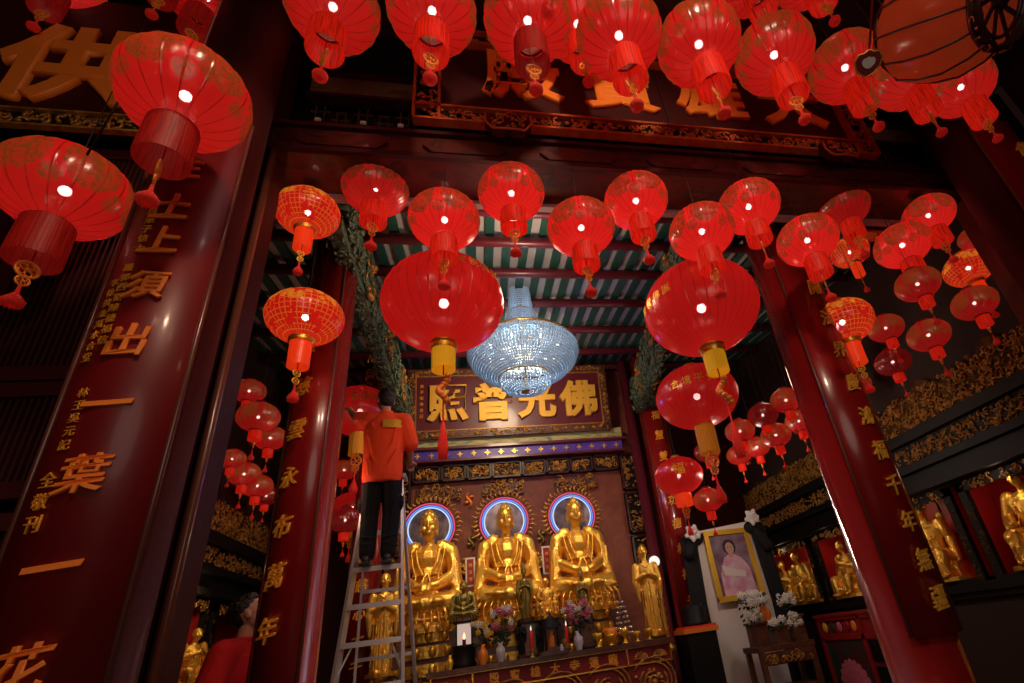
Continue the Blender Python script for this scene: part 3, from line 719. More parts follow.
for i in range(16):
    b = MB(); x = -1.34 + i * .179; q = .042
    b.prism([(0, q), (.012, .012), (q, 0), (.012, -.012), (0, -q), (-.012, -.012), (-q, 0), (-.012, .012)], 0, -.012, 0, lambda a, c, d, x=x: (x + a, -.07 + d, c)); b.ball((x, -.085, 0), .012, 0, 6, 4)
    b.build('gilt_cross', M['goldyel'], t)
def relief_panel(x0, x1, z0, z1, label, seed, grp='carved gilt panels of the altar frieze', y=YA - .06, n=38):
    t = thing('relief_tile', label, 'carved panel', ((x0 + x1) / 2, y, (z0 + z1) / 2), 0, grp); w, h = x1 - x0, z1 - z0
    b = MB(); b.box((0, 0.02, 0), (w, .04, h)); b.build('ground', M['black'], t)
    b = MB()
    for s in (-1, 1): b.box((s * (w / 2 - .012), -.012, 0), (.024, .05, h)); b.box((0, -.012, s * (h / 2 - .012)), (w, .05, .024))
    b.build('frame', M['cageframe'], t)
    b = MB(); relief(b, w - .05, h - .05, n, .035, 0, seed, .02, .045, None, .009); b.build('carved_pattern', M['carvegold'], t)
xs = [-.86, -.50, -.17, .16, .56, .89, 1.22, 1.55]
wd = [.35, .32, .32, .39, .32, .32, .32, .36]
nmz = ['first', 'second', 'third', 'fourth and wider', 'fifth', 'sixth', 'seventh', 'last']
for i, (a, w) in enumerate(zip(xs, wd)): relief_panel(a, a + w, 3.50, 3.72, '%s square gilt relief panel from the left, under the purple band' % nmz[i], 60 + i)
for i, (a, z0, z1, l) in enumerate(((1.93, 3.2, 3.72, 'upper'), (1.93, 2.62, 3.16, 'middle'), (1.93, 2.05, 2.58, 'lower'))): relief_panel(a, a + .26, z0, z1, l + ' tall gilt relief panel beside the right altar pillar', 80 + i, n=34)
for i, (a, z0, z1, l) in enumerate(((-1.13, 3.2, 3.72, 'upper'), (-1.13, 2.62, 3.16, 'middle'))): relief_panel(a, a + .26, z0, z1, l + ' tall gilt relief panel left of the row of statues', 90 + i, n=34)
for i, (a, w) in enumerate(((-.8, .55), (.02, .55), (.98, .6))):
    t = thing('gilt_spray', 'openwork gilt carving above the halo of the %s large Buddha' % ('left', 'middle', 'right')[i], 'carving', (a + w / 2, YA - .04, 3.36))
    b = MB(); b.box((0, .02, 0), (w, .03, .16)); b.build('ground', M['carvedwood'], t)
    b = MB(); relief(b, w, .24, 60, .05, 0, 95 + i, .02, .05, None, .009); b.build('carved_pattern', M['carvegold'], t)
# ------------------------------------------------------------------ lanterns (unit diameter, centre on origin)
def body_mesh(hz=.39, open_r=.14, n=72, rows=14, gores=24, scal=.02, p=1.0):
    b = MB(); prof = []
    for i in range(rows + 1):
        t = -1 + 2 * i / rows; a = t * (PI / 2) * .93
        r = max(open_r, .5 * abs(math.cos(a)) ** p); prof.append((r, hz * math.sin(a) / math.sin(PI / 2 * .93)))
    prof[0] = (open_r, prof[0][1]); prof[-1] = (open_r, prof[-1][1])
    b.lathe(prof, n, gores=gores, scal=scal); return b
def ring(b, r, z, th, n=20, mi=0): b.tube([(r * math.cos(2 * PI * i / n), r * math.sin(2 * PI * i / n), z) for i in range(n)], th, 6, mi, closed=True)
def fringe(b, r, z0, z1, n=60, flare=1.0, mi=0):
    prof = [(r, z0), (r * 1.02, z0 - (z0 - z1) * .3), (r * flare, z0 - (z0 - z1) * .7), (r * flare, z1)]
    b.lathe(prof, n, gores=n // 2, scal=.03, mi=mi); b.lathe([(r * flare * .96, z1), (r * .94, z0)], n, mi=mi)
def tassel_fan(b, z0, z1, w):
    # flat flared brush, thick in the middle
    k = 12; vs = []
    prof = [(.16, 0), (.22, .35), (.6, .55), (1, .75), (.96, .93), (.4, 1)]
    b.lathe([(w * a, z0 + (z1 - z0) * t) for a, t in prof], 14, c=(0, 0, 0))
    for i in range(14):
        a = 2 * PI * i / 14; b.tube([(w * .2 * math.cos(a), w * .2 * math.sin(a), z0 + (z1 - z0) * .4), (w * .97 * math.cos(a), w * .97 * math.sin(a), z0 + (z1 - z0) * .78), (w * .8 * math.cos(a), w * .8 * math.sin(a), z1)], .006, 4)
def knot(b, z, r, mi=0):
    # openwork gilt medallion: ring, crossed loops, centre bead
    b.tube([(r * math.cos(2 * PI * i / 16), 0, z + r * math.sin(2 * PI * i / 16)) for i in range(16)], r * .17, 6, mi, closed=True)
    for q in range(5):
        a = q * 2 * PI / 5; b.tube([(r * .5 * math.cos(a) + r * .36 * math.cos(j * PI / 4), .01 * math.sin(j), z + r * .5 * math.sin(a) + r * .36 * math.sin(j * PI / 4)) for j in range(8)], r * .1, 4, mi, closed=True)
    b.ball((0, 0, z), (r * .25, r * .3, r * .25), mi, 8, 5)
def make_lantern(kind):
    K = {'P': dict(body='bodyP', hz=.38, tr=.185, tz=.34, gores=24, tube='tube', ko='knot', w=.085, tail=.30, bulb='bulb'),
         'F': dict(body='bodyF', hz=.41, tr=.185, tz=.42, gores=18, tube='tube', ko='knot', w=.075, tail=.26, bulb='bulb'),
         'G': dict(body='bodyG', hz=.37, tr=.135, tz=.42, gores=20, tube='tubeO', ko='goldyel', w=.07, tail=.32, bulb='bulb'),
         'L': dict(body='bodyL', hz=.40, tr=.092, tz=.24, gores=36, tube='yellow', ko='knot', w=.035, tail=.62, bulb='bulb'),
         'M': dict(body='bodyL', hz=.38, tr=.115, tz=.34, gores=30, tube='ochre', ko='knot', w=.06, tail=.42, bulb='bulbdim'),
         'S': dict(body='bodyS', hz=.38, tr=.15, tz=.26, gores=14, tube='tube', ko='knot', w=.07, tail=.32, bulb='bulbdim'),
         'D': dict(body='bodyD', hz=.38, tr=.15, tz=.24, gores=14, tube='tube', ko='knot', w=.06, tail=.28, bulb='bulbdim'),
         'U': dict(body='bodyL', hz=.38, tr=.17, tz=.24, gores=30, tube='tubeO', ko='knot', w=.05, tail=.42, bulb='bulbdim')}[kind]
    t = bpy.data.objects.new('red_lantern', None); COL.objects.link(t); t.empty_display_size = .05
    hz = K['hz']
    b = body_mesh(hz, .14 if kind not in 'LMU' else .09, 72, 14, K['gores'], .022); b.build('lantern_body', M[K['body']], t)
    b = MB(); q = .15 if kind not in 'LMU' else .095
    ring(b, q, hz, .014); ring(b, q * 1.02, -hz, .016); b.lathe([(q, hz), (q * .9, hz + .05), (q * .3, hz + .07), (.002, hz + .07)], 20)
    if kind in 'LMUG': b.lathe([(q * 1.05, -hz + .01), (q * 1.1, -hz - .04), (q, -hz - .06)], 20)
    b.build('collar', M['collar'] if kind in 'PFSD' else M['gold'], t)
    z1 = -hz - K['tz']
    b = MB(); fringe(b, K['tr'], -hz - .01, z1, 60, 1.04 if kind in 'PF' else 1.0); b.build('fringe_tube', M[K['tube']], t)
    b = MB(); b.ball((0, 0, 0.0), .048 if kind in 'PFG' else .042, 0, 10, 8); b.build('bulb', M[K['bulb']], t)
    b = MB(); zk = z1 - .09
    b.tube([(0, 0, -hz), (0, 0, zk + .05)], .006, 5); b.tube([(0, 0, zk - .1), (0, 0, zk - .2)], .006, 5); b.build('lower_cord', M['redcord'], t)
    b = MB()
    if kind in 'PFGMU': knot(b, zk, .075 if kind != 'G' else .05); knot(b, zk - .115, .045)
    elif kind == 'L':
        for s in range(9): a = s * .7; b.ball((.035 * math.cos(a), .035 * math.sin(a), zk + .04 - s * .028), (.03, .03, .025), 0, 7, 5)
    else: b.ball((0, 0, zk), (.04, .04, .05), 0, 8, 6); b.ball((0, 0, zk - .07), (.025, .025, .03), 0, 8, 6)
    b.build('medallion', M[K['ko']], t)
    b = MB(); zt = zk - .17; tassel_fan(b, zt, zt - K['tail'] * .75, K['w']); b.build('tassel', M['tassel'], t)
    b = MB(); b.tube([(0, 0, hz + .06), (0, 0, hz + 1.0)], .006, 5); c = b.build('hanging_cord', M['cord'], t)
    return t
PRO = {}; PLACED = []
def proj(p):
    w = Vector((p[0], p[1], p[2] - CAM_H)); c = AX * w.x + AY * w.y + AU * w.z
    return PX + FX * c.x / c.z, PY + FX * c.y / c.z
def fit(u, v, r, diam):
    """where a body of this width hangs so that it spans what was measured; kept inside the hall"""
    for attempt in range(3):
        d = FX * diam / 2 / r; cu, cv = u, v
        for k in range(8):
            p = at(cu, cv, d=d); us = []; vs = []
            for i in range(24):
                for j in range(-3, 4):
                    a = 2 * PI * i / 24; e = j * PI / 7
                    q = proj((p.x + diam / 2 * math.cos(a) * math.cos(e), p.y + diam / 2 * math.sin(a) * math.cos(e), p.z + diam * .39 * math.sin(e))); us.append(q[0]); vs.append(q[1])
            w = (max(us) - min(us)) / 2; d *= w / r; cu += u - (max(us) + min(us)) / 2; cv += v - (max(vs) + min(vs)) / 2
        p = at(cu, cv, d=d)
        k = min(1, 3.95 / p.x if p.x > 0 else 1, -2.38 / p.x if p.x < 0 and p.y > 2.5 else 1, 7.2 / p.y)
        if k > .995: break
        diam *= k
    return p, diam
def place(kind, u, v, r, diam, label, grp, top=None, rz=None, chars=None, scz=1):
    p, diam = fit(u, v, r, diam)
    if kind not in PRO: PRO[kind] = make_lantern(kind); o = PRO[kind]
    else: o = copy_tree(PRO[kind])
    for ch in list(o.children):      # copies of a lettered lantern must not inherit its writing
        if ch.name.startswith('gilt_character'): bpy.data.objects.remove(ch)
    o.location = p; o.scale = (diam, diam, diam * scz); o.rotation_euler.z = random.uniform(0, 6.28) if rz is None else rz
    tag(o, label, 'lantern', grp)
    if kind == 'F':      # some have deep red fringes
        for ch in o.children:
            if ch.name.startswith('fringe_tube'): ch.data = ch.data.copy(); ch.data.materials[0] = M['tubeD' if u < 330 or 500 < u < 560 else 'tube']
    topz = (rz_(p.y) - .02 if p.y > 2.62 else (4.13 if p.y > 2.22 else 5.49)) if top is None else top
    for ch in o.children:
        if ch.name.startswith('hanging_cord'):
            hz = .38; need = max(.08, (topz - p.z) / (diam * scz) - (hz + .06)); ch.scale = (1, 1, need / .94); ch.location.z = (hz + .06) * (1 - need / .94)
    PLACED.append((o, chars, kind)); return o
Gp, Gf, Gs = 'painted red lanterns hung across the hall behind the main beam', 'big red lanterns hung in the porch', 'small lanterns in the right aisle'
# porch lanterns
place('F', 181, 92, 72, .42, 'large lit red lantern just above the topmost gold character of the front couplet board', Gf)
place('F', 60, 188, 76, .46, 'big lit red lantern at the left edge, in front of the slatted door', Gf)
place('F', 205, -4, 43, .40, 'red lantern cut by the top edge, right above the large one over the couplet board', Gf)
place('F', 172, -34, 42, .36, 'lantern cut by the top edge whose dark fringe hangs down in the upper left', Gf)
place('F', 62, -22, 46, .36, 'dim red lantern cut by the top edge over the large orange sign character', Gf)
place('F', 331, 4, 50, .50, 'lit red lantern at the top edge, first to the right of the porch pillar', Gf)
place('F', 431, 8, 46, .50, 'lit red lantern at the top edge above the left end of the large hall sign', Gf)
place('F', 527, 18, 44, .50, 'dim red lantern in front of the left part of the hall sign', Gf)
place('F', 536, -50, 42, .50, 'lantern mostly beyond the top edge with its fringe just showing in the top middle', Gf)
place('F', 577, 22, 37, .50, 'partly hidden red lantern behind the one at the centre of the hall sign', Gf)
place('F', 619, 33, 43, .50, 'bright red lantern at the centre of the hall sign, fringe tilted over the frame', Gf)
place('F', 699, 42, 42, .50, 'bright red lantern with gold sprays right of the sign centre', Gf)
place('F', 775, 53, 40, .50, 'red lantern with gold sprays in front of the right half of the hall sign', Gf)
place('F', 846, 66, 38, .50, 'red lantern over the right end of the hall sign frame', Gf)
place('F', 907, 76, 37, .40, 'red lantern just under the open barrel lantern', Gf)
place('F', 962, 86, 36, .40, 'last red lantern of the top row on the right, beneath the barrel lantern rim', Gf)
place('F', 748, -24, 36, .50, 'red lantern cut by the top edge, high in the right half', Gf)
place('F', 806, -30, 36, .50, 'darker red lantern cut by the top edge beside the barrel lantern', Gf)
# painted row inside
place('P', 375, 187, 35, .41, 'first painted lantern from the left in the row, top close under the main beam', Gp)
place('P', 444, 219, 36.5, .41, 'painted lantern hanging directly above the left large gold-lettered lantern', Gp)
place('P', 511, 192, 33.5, .41, 'painted lantern hanging just above the crystal chandelier', Gp)
place('P', 581, 227, 34, .41, 'painted lantern to the right of the chandelier, hung lower than both its neighbours', Gp)
place('P', 636, 200, 32, .41, 'painted lantern in front of the green roof truss', Gp)
place('P', 702, 231, 33, .41, 'painted lantern directly above the right large glossy lantern', Gp)
place('P', 749, 206, 31.5, .41, 'painted lantern at the top of the tall pillar on the right', Gp)
place('P', 808, 240, 31.5, .41, 'painted lantern just right of the tall pillar, leftmost of the right-hand cluster', Gp)
place('P', 843, 207, 28, .41, 'painted lantern at the top of the cluster, touching the beam right of the tall pillar', Gp)
place('P', 929, 215, 28, .37, 'painted lantern at the upper right corner of the opening', Gp)
place('P', 903, 245, 30, .41, 'painted lantern in the middle of the right cluster with a long broad fringe', Gp)
# gold netted ones
Gg = 'gold patterned lanterns'
place('G', 307, 212, 34, .36, 'gold patterned lantern with an orange fringe partly behind the left jamb', Gg)
place('G', 304, 317, 41, .46, 'gold patterned lantern hanging in front of the left hall pillar', Gg)
place('G', 843, 322, 32, .46, 'gold patterned lantern with long orange fringe in front of the tall right pillar edge', Gg)
place('G', 969, 268, 27, .46, 'dark gold-patched lantern at the right, its fringe against the right jamb', Gg)
place('G', 876, 226, 19, .38, 'pale gold patterned lantern peeping out behind the right cluster', Gg)
place('G', 850, 252, 20, .38, 'small gold patterned lantern behind the leftmost of the right cluster', Gg)
# large
Gl = 'large ribbed lanterns with gold writing'
place('L', 442, 302, 62, .80, 'huge red lantern with yellow fringe left of the chandelier', Gl, rz=.0, chars=('慶祝佛誕', 14, .10, .085))
place('L', 702, 307, 57, .80, 'huge glossy red lantern with yellow fringe right of the chandelier', Gl, rz=.0, chars=('慶祝佛誕', -66, .0, .085))
place('M', 697, 396, 41, .80, 'large red lantern with four gold characters, below the huge right one', Gl, rz=0, chars=('合境平安', -24, .02, .11))
place('M', 359, 411, 35, .80, 'large red lantern the man on the ladder is reaching for', Gl, rz=0, chars=('合境平安', -10, .03, .12))
place('M', 352, 508, 22, .62, 'red lantern lower down between the hall pillar and the ladder', Gl, rz=0)
place('U', 679, 476, 24, .50, 'medium lantern with a gold fortune character by the right altar pillar', Gl, rz=0, chars=('福', 2, .02, .24))
place('S', 708, 500, 15, .30, 'small lantern right below and beside the one with the fortune character', Gs)
# right aisle
for kind, u, v, r, lb in [
    ('S', 918, 284, 24, 'dim lantern under the broad fringe in the middle of the right cluster'),
    ('S', 975, 303, 25, 'bright lantern at the bottom of the right cluster beneath the gold-patched one'),
    ('S', 974, 238, 17, 'small lantern squeezed between the cluster and the right jamb'),
    ('S', 929, 335, 23, 'lantern hanging alone above the right wall frieze'),
    ('S', 886, 328, 19, 'lantern right behind the gold patterned one with orange fringe'),
    ('D', 893, 362, 19, 'dark shiny lantern below the gold patterned one, to its right'),
    ('D', 841, 352, 15, 'dark lantern tucked behind the orange fringe'),
    ('S', 857, 385, 15, 'bright small lantern low beside the gold letters of the tall pillar'),
    ('S', 1008, 268, 16, 'lantern cut by the right edge of the opening beside the jamb')]:
    place(kind, u, v, r, .30, lb, Gs)
Gm = 'small lanterns hung in a bunch in front of the right frieze'
for kind, u, v, r, lb in [
    ('S', 786, 400, 16, 'topmost small lantern of the bunch left of the tall pillar'),
    ('D', 763, 415, 15.5, 'darkest small lantern of the bunch left of the tall pillar'),
    ('S', 799, 421, 14.5, 'small lantern of the bunch that touches the tall pillar'),
    ('S', 776, 435, 15.5, 'brightest small lantern, at the middle of the bunch'),
    ('S', 740, 431, 15, 'small lantern of the bunch beside the tassel of the huge lantern'),
    ('S', 757, 447, 13, 'small lantern low in the middle of the bunch'),
    ('S', 739, 455, 12.5, 'lowest small lantern at the left of the bunch'),
    ('D', 707, 452, 13, 'small dim lantern hidden behind the ochre fringe')]:
    place(kind, u, v, r, .30, lb, Gm)
Gll = 'small lanterns in the left aisle'
for kind, u, v, r, lb in [
    ('S', 249, 391, 18, 'topmost small lantern in the left aisle'),
    ('S', 258, 417, 23, 'wide small lantern second from the top in the left aisle'),
    ('S', 270, 438, 18, 'bright small lantern beside the left hall pillar'),
    ('S', 232, 459, 15, 'small lantern touching the left jamb'),
    ('S', 244, 474, 18, 'small lantern in the lower left bunch, left of the lowest pair'),
    ('S', 257, 486, 17, 'small lantern near the bottom of the left aisle bunch'),
    ('D', 266, 496, 14, 'lowest small lantern of the left aisle bunch, against the pillar'),
    ('S', 344, 470, 14, 'small lantern half hidden behind the ochre fringe near the ladder'),
    ('D', 345, 520, 18, 'dim small lantern low beside the ladder')]:
    place(kind, u, v, r, .34, lb, Gll)
for o, chars, kind in PLACED:
    if not chars: continue
    txt, a0, z, sz = chars
    head = math.degrees(math.atan2(o.location.x, o.location.y))   # direction from the hall front
    for i, ch in enumerate(txt):
        a = R(a0 + i * (13 if kind == 'L' else 16) - head)
        rr = .5 * math.sqrt(max(.05, 1 - (z / .39) ** 2)) + .010
        c = char(ch, (rr * math.sin(a), -rr * math.cos(a), z), sz, M['goldyel'], o, rz=a, depth=.3, off=.0)
        c.rotation_euler.x = -math.asin(min(.9, z / .39)) * .9
# barrel lantern with open frame
p = at(944, 18, d=FX * .62 / 2 / 58)
t = thing('barrel_lantern', 'big unlit barrel lantern with orange gauze and a dark open rim, top right corner', 'lantern', p)
t.rotation_euler = Vector((-.22, .72, .66)).to_track_quat('Z', 'Y').to_euler()
b = MB(); b.lathe([(.20, .25), (.27, .18), (.30, .05), (.30, -.08), (.26, -.2), (.22, -.26)], 60, gores=12, scal=.03); b.build('gauze_body', M['cagecloth'], t)
b = MB()
for i in range(12):
    a = 2 * PI * i / 12; b.tube([(r * 1.01 * math.cos(a), r * 1.01 * math.sin(a), z) for r, z in ((.20, .25), (.27, .18), (.30, .05), (.30, -.08), (.26, -.2), (.22, -.26))], .006, 5)
b.build('rib', M['cageframe'], t)
b = MB(); ring(b, .22, -.26, .018, 32); ring(b, .17, -.27, .010, 28); ring(b, .20, .25, .015, 28)
for i in range(10):
    a = 2 * PI * i / 10; b.bar((.22 * math.cos(a), .22 * math.sin(a), -.265), (.05 * math.cos(a + .4), .05 * math.sin(a + .4), -.27), .022, .008)
b.lathe([(.05, -.255), (.05, -.285), (.001, -.285)], 16); b.lathe([(.225, -.25), (.235, -.31), (.222, -.31), (.215, -.26)], 32, gores=16, scal=.06); b.build('open_rim', M['cageframe'], t)
b = MB(); relief(b, .6, .04, 30, .01, 0, 5, .01, .02, lambda x, y, z: ((.235 - y) * math.cos(x * 9), (.235 - y) * math.sin(x * 9), z - .28), .004); b.build('rim_pattern', M['carvered'], t)
up = t.rotation_euler.to_matrix().inverted() @ Vector((0, 0, 1)); b = MB(); b.tube([Vector((0, 0, .24)), Vector((0, 0, .24)) + up * .8], .006, 5); b.build('hanging_cord', M['cord'], t)
# loose medallion ornament in front of the top right lanterns
p = at(868, 62, d=1.9)
t = thing('hanging_medallion', 'heart-shaped red and white medallion with a gold rim hanging among the top right lanterns', 'ornament', p); t.rotation_euler = (R(62), 0, R(-20))
hp = [(0, -.048), (.022, -.040), (.042, -.02), (.05, .008), (.036, .030), (.018, .030), (0, .040), (-.018, .030), (-.036, .030), (-.05, .008), (-.042, -.02), (-.022, -.040)]
b = MB(); b.prism(hp, .004, -.004, 0, lambda x, y, z: (x, z, y)); b.build('plate', M['tableclothred'], t)
b = MB(); b.prism([(x * .5, y * .45) for x, y in hp], -.004, -.007, 0, lambda x, y, z: (x, z, y)); b.build('pale_centre', M['white'], t)
b = MB(); b.tube([(x, -.002, y) for x, y in hp], .0035, 5, closed=True); b.build('gold_rim', M['goldyel'], t)
b = MB(); b.tube([(0, 0, .04), (-.012, 0, .5)], .004, 5); b.build('red_strap', M['redcord'], t)
# dark rope across the left porch
p, q = at(118, 102, d=1.95), at(94, 143, d=1.95)
b = MB(); d = (Vector(q) - Vector(p)); b.tube([Vector(p) - d * 1.5 - Vector((0, 0, 0)), p, Vector(q) + d * .3], .004, 6); tag(b.build('rope', M['cord']), 'dark twisted rope slanting between the two big lanterns on the left', 'rope')
# ------------------------------------------------------------------ gilt figures
def folds(b, p0, p1, sag, n, r, mi=0, fy=0):
    """n hanging cloth folds between two points"""
    p0, p1 = Vector(p0), Vector(p1)
    for i in range(n):
        t = (i + .5) / n
        b.tube([p0.lerp(p1, j / 8) + Vector((0, fy * math.sin(PI * j / 8), -sag * (t + .15) * math.sin(PI * j / 8) - .0)) for j in range(9)], r, 5, mi)
def head(b, c, s=1.0, ush=True, turn=0, tilt=0):
    """head about .25 tall at s=1 facing -Y"""
    m = Matrix.Rotation(turn, 3, 'Z') @ Matrix.Rotation(tilt, 3, 'X'); c = Vector(c)
    P = lambda x, y, z: c + m @ (Vector((x, y, z)) * s)
    B = lambda x, y, z, r: b.ball(P(x, y, z), [q * s for q in r], 0, 14, 10, m)
    B(0, .01, .02, (.088, .105, .105)); B(0, -.015, -.05, (.070, .078, .075)); B(0, -.03, -.095, (.035, .04, .03))
    B(0, -.100, -.018, (.015, .022, .028)); b.cap(P(0, -.09, .03), P(0, -.112, -.02), .010 * s, .014 * s, 0, 8)
    B(0, -.086, -.062, (.030, .012, .008)); B(0, -.084, -.074, (.022, .012, .007))
    for q in (-1, 1):
        B(q * .034, -.076, .012, (.020, .014, .007)); B(q * .034, -.080, .040, (.028, .012, .006)); B(q * .088, .01, -.01, (.012, .022, .035)); B(q * .048, -.060, -.03, (.028, .03, .028))
        if ush: B(q * .088, .005, -.06, (.010, .014, .03))
    if ush:
        B(0, .01, .115, (.05, .055, .04)); B(0, .01, .15, (.018, .018, .02))
        for i in range(26):
            a = i * 2.4; z = .03 + .085 * (i / 26); q = math.sqrt(max(0, 1 - (z / .125) ** 2)) * .094
            y = q * math.sin(a)
            if y < -.06 and z < .07: continue
            B(q * math.cos(a) * .95, y * 1.1 + .01, z + .01, (.014, .014, .014))
def buddha_mesh(hands='lap', voxel=.0105):
    b = MB()
    b.ball((0, -.06, .09), (.44, .36, .11)); 
    for s in (-1, 1):
        b.cap((s * .14, .02, .14), (s * .36, -.20, .13), .15, .13); b.cap((s * .36, -.22, .12), (-s * .02, -.38, .12), .12, .085)
        b.ball((-s * .16, -.40, .14), (.10, .06, .04))
        b.cap((s * .20, 0, .76), (s * .31, .0, .70), .11, .10); b.cap((s * .32, 0, .70), (s * .37, -.02, .44), .105, .10); b.cap((s * .37, -.03, .44), (s * .14, -.26, .32), .085, .055)
        b.ball((s * .38, -.04, .36), (.10, .12, .16)); b.cap((s * .38, -.06, .35), (s * .44, -.14, .16), .10, .07)
        b.cap((s * .14, -.26, .32), (-s * .02, -.32, .30), .05, .035)
        for k in range(4): b.cap((s * (.06 - .0 * k), -.30 - k * .016, .33 - k * .02), (-s * .05, -.34 - k * .014, .32 - k * .02), .014, .011, 0, 6)
    b.cap((0, .02, .18), (0, .02, .42), .22, .20); b.ball((0, .03, .60), (.27, .17, .24)); b.ball((0, -.02, .64), (.20, .15, .16))
    b.cap((0, .02, .74), (0, .0, .92), .075, .062)
    for i in range(3): b.tube([(.07 * math.cos(a), .01 + .068 * math.sin(a), .82 + i * .025) for a in [2 * PI * j / 12 for j in range(12)]], .008, 5, closed=True)
    head(b, (0, -.02, 1.03), 1.38)
    # robe: lapels, sash, folds
    for s in (-1, 1):
        b.tube([(s * .13, -.02, .84), (s * .16, -.14, .72), (s * .13, -.19, .58), (s * .06, -.21, .44)], .022, 6)
        b.tube([(s * .18, -.0, .84), (s * .23, -.12, .72), (s * .20, -.17, .56), (s * .14, -.20, .40)], .016, 6)
        for k in range(5): b.tube([(s * (.30 + .03 * k), -.08 - .01 * k, .74 - .04 * k), (s * (.34 + .02 * k), -.13, .56 - .04 * k), (s * (.30 + .03 * k), -.17, .34 - .02 * k)], .010, 5)
    b.tube([(-.2, -.13, .46), (0, -.22, .45), (.2, -.13, .46)], .022, 6)
    b.tube([(.02, -.22, .45), (.05, -.27, .36)], .02, 6); b.tube([(-.02, -.22, .45), (-.05, -.27, .36)], .02, 6)
    for k in range(6): b.tube([((-.36 + .05 * k) + .08 * j * (1 - k * .05), -.33 - .12 * math.sin(PI * j / 8) + .02 * k, .17 - .02 * k - .03 * math.sin(PI * j / 8)) for j in range(9)], .011, 5)
    for k in range(5):
        for s in (-1, 1): b.tube([(s * (.15 + .05 * k), -.26, .25 - .012 * k), (s * (.25 + .05 * k), -.33, .18 - .02 * k), (s * (.30 + .05 * k), -.36 + .03 * k, .06)], .010, 5)
    for k in range(11): 
        x = -.45 + .09 * k; b.tube([(x * .8, -.36 + .35 * x * x, .10), (x, -.42 + .45 * x * x, .02), (x * 1.05, -.43 + .5 * x * x, -.09)], .018, 5)
    b.ball((0, -.08, -.03), (.50, .36, .08))
    return b
_m = remeshed(buddha_mesh(), 'figure', M['statue'], None, .0115, 2)
buddha_me = _m.data; bpy.data.objects.remove(_m)
def lotus_base(w, d, rows, ph, name, mat, parent, z0=0, seed=1):
    """tiers of gilt petals around an oval drum, top at z0"""
    b = MB(); H = rows * ph
    vs = [(w * math.cos(a), d * math.sin(a)) for a in [2 * PI * i / 40 for i in range(40)]]
    b.prism(vs, z0 - H, z0, 0)
    for r in range(rows):
        n = int(2 * PI * w / ph * .72)
        for i in range(n):
            a = 2 * PI * (i + .5 * (r % 2)) / n
            if math.sin(a) > .45: continue
            rot = Matrix.Rotation(a, 3, 'Z')
            b.ball((w * 1.02 * math.cos(a), d * 1.02 * math.sin(a), z0 - (r + .5) * ph), (ph * .3, ph * .42, ph * .52), 0, 6, 5, rot)
    return b.build(name, mat, parent)
def big_buddha(x, y, z, label, s=1.0, rz=0):
    t = thing('buddha_statue', label, 'statue', (x, y, z), rz, 'three large gilt Buddhas'); t.scale = (s * .82, s, s)
    link('figure', buddha_me, t)
    lotus_base(.48, .40, 1, .10, 'lotus_seat', M['statue'], t, -.06)
    return t
big_buddha(-.59, 6.38, 1.87, 'left of the three large gilt seated Buddhas, partly behind the ladder', .94)
big_buddha(.28, 6.38, 1.87, 'middle of the three large gilt seated Buddhas', .94)
big_buddha(1.12, 6.38, 1.87, 'right of the three large gilt seated Buddhas', .94)
# tiered pedestals
for x, lb in ((-.59, 'beaded gilt pedestal tiers under the left Buddha'), (.28, 'beaded gilt pedestal tiers under the middle Buddha'), (1.12, 'beaded gilt pedestal tiers under the right Buddha')):
    t = thing('pedestal', lb, 'pedestal', (x, 6.42, 0))
    b = MB(); b.box((0, 0, 1.47), (.80, .60, .48)); b.build('core', M['carvedwood'], t)
    for k, zz in enumerate((1.74, 1.60, 1.44)):
        lotus_base(.43 + .01 * k, .36, 1, .11, 'petal_tier', M['statuedim'], t, zz)
    b = MB(); b.box((0, -.31, 1.40), (.84, .05, .05)); b.box((0, -.31, 1.27), (.86, .05, .03)); relief(b, .8, .12, 40, .03, 0, int(x * 10) + 50, .02, .04, lambda a, y, z: (a, y - .32, z + 1.335), .008); b.build('gilt_band', M['carvegold'], t)
mb = MB(); mb.box2((-1.1, 6.30, 0), (2.05, YA - .01, 1.22)); o = mb.build('altar_platform', M['carvedwood']); tag(o, 'dark carved wooden platform carrying the Buddhas behind the altar table', 'platform')
# neon halos
def halo(x, z, label):
    t = thing('neon_halo', label, 'halo', (x, 6.66, z), 0, 'neon halos behind the Buddhas'); t.scale = (1.04, 1, 1.04)
    circ = lambda r, y=0, n=40: [(r * math.cos(2 * PI * i / n), y, r * math.sin(2 * PI * i / n)) for i in range(n)]
    b = MB(); b.prism([(.27 * math.cos(2 * PI * i / 40), .27 * math.sin(2 * PI * i / 40)) for i in range(40)], 0, .02, 0, lambda a, c, d: (a, d + .02, c)); b.build('back_disc', M['haloback'], t)
    for r, m, n_ in ((.235, 'neonwhite', 'white_neon_ring'), (.258, 'neonblue', 'blue_neon_ring'), (.285, 'neonpink', 'pink_neon_ring')):
        b = MB(); b.tube(circ(r), .0080, 8, closed=True); b.build(n_, M[m], t)
    b = MB()
    for i in range(30):
        a = PI * (-.22 + 1.44 * i / 29); r0 = .31; L = .085 if i % 2 else .06
        q = Vector((math.cos(a), 0, math.sin(a))); s = Vector((-math.sin(a), 0, math.cos(a)))
        b.tube([q * r0, q * (r0 + L * .5) + s * .018, q * (r0 + L) - s * .008], [.016, .013, .003], 5)
    b.build('flame_border', M['carvegold'], t)
halo(-.62, 2.89, 'glowing blue and pink halo behind the left Buddha head'); halo(.28, 2.89, 'glowing blue and pink halo behind the middle Buddha head'); halo(1.14, 2.88, 'glowing blue and pink halo behind the right Buddha head')
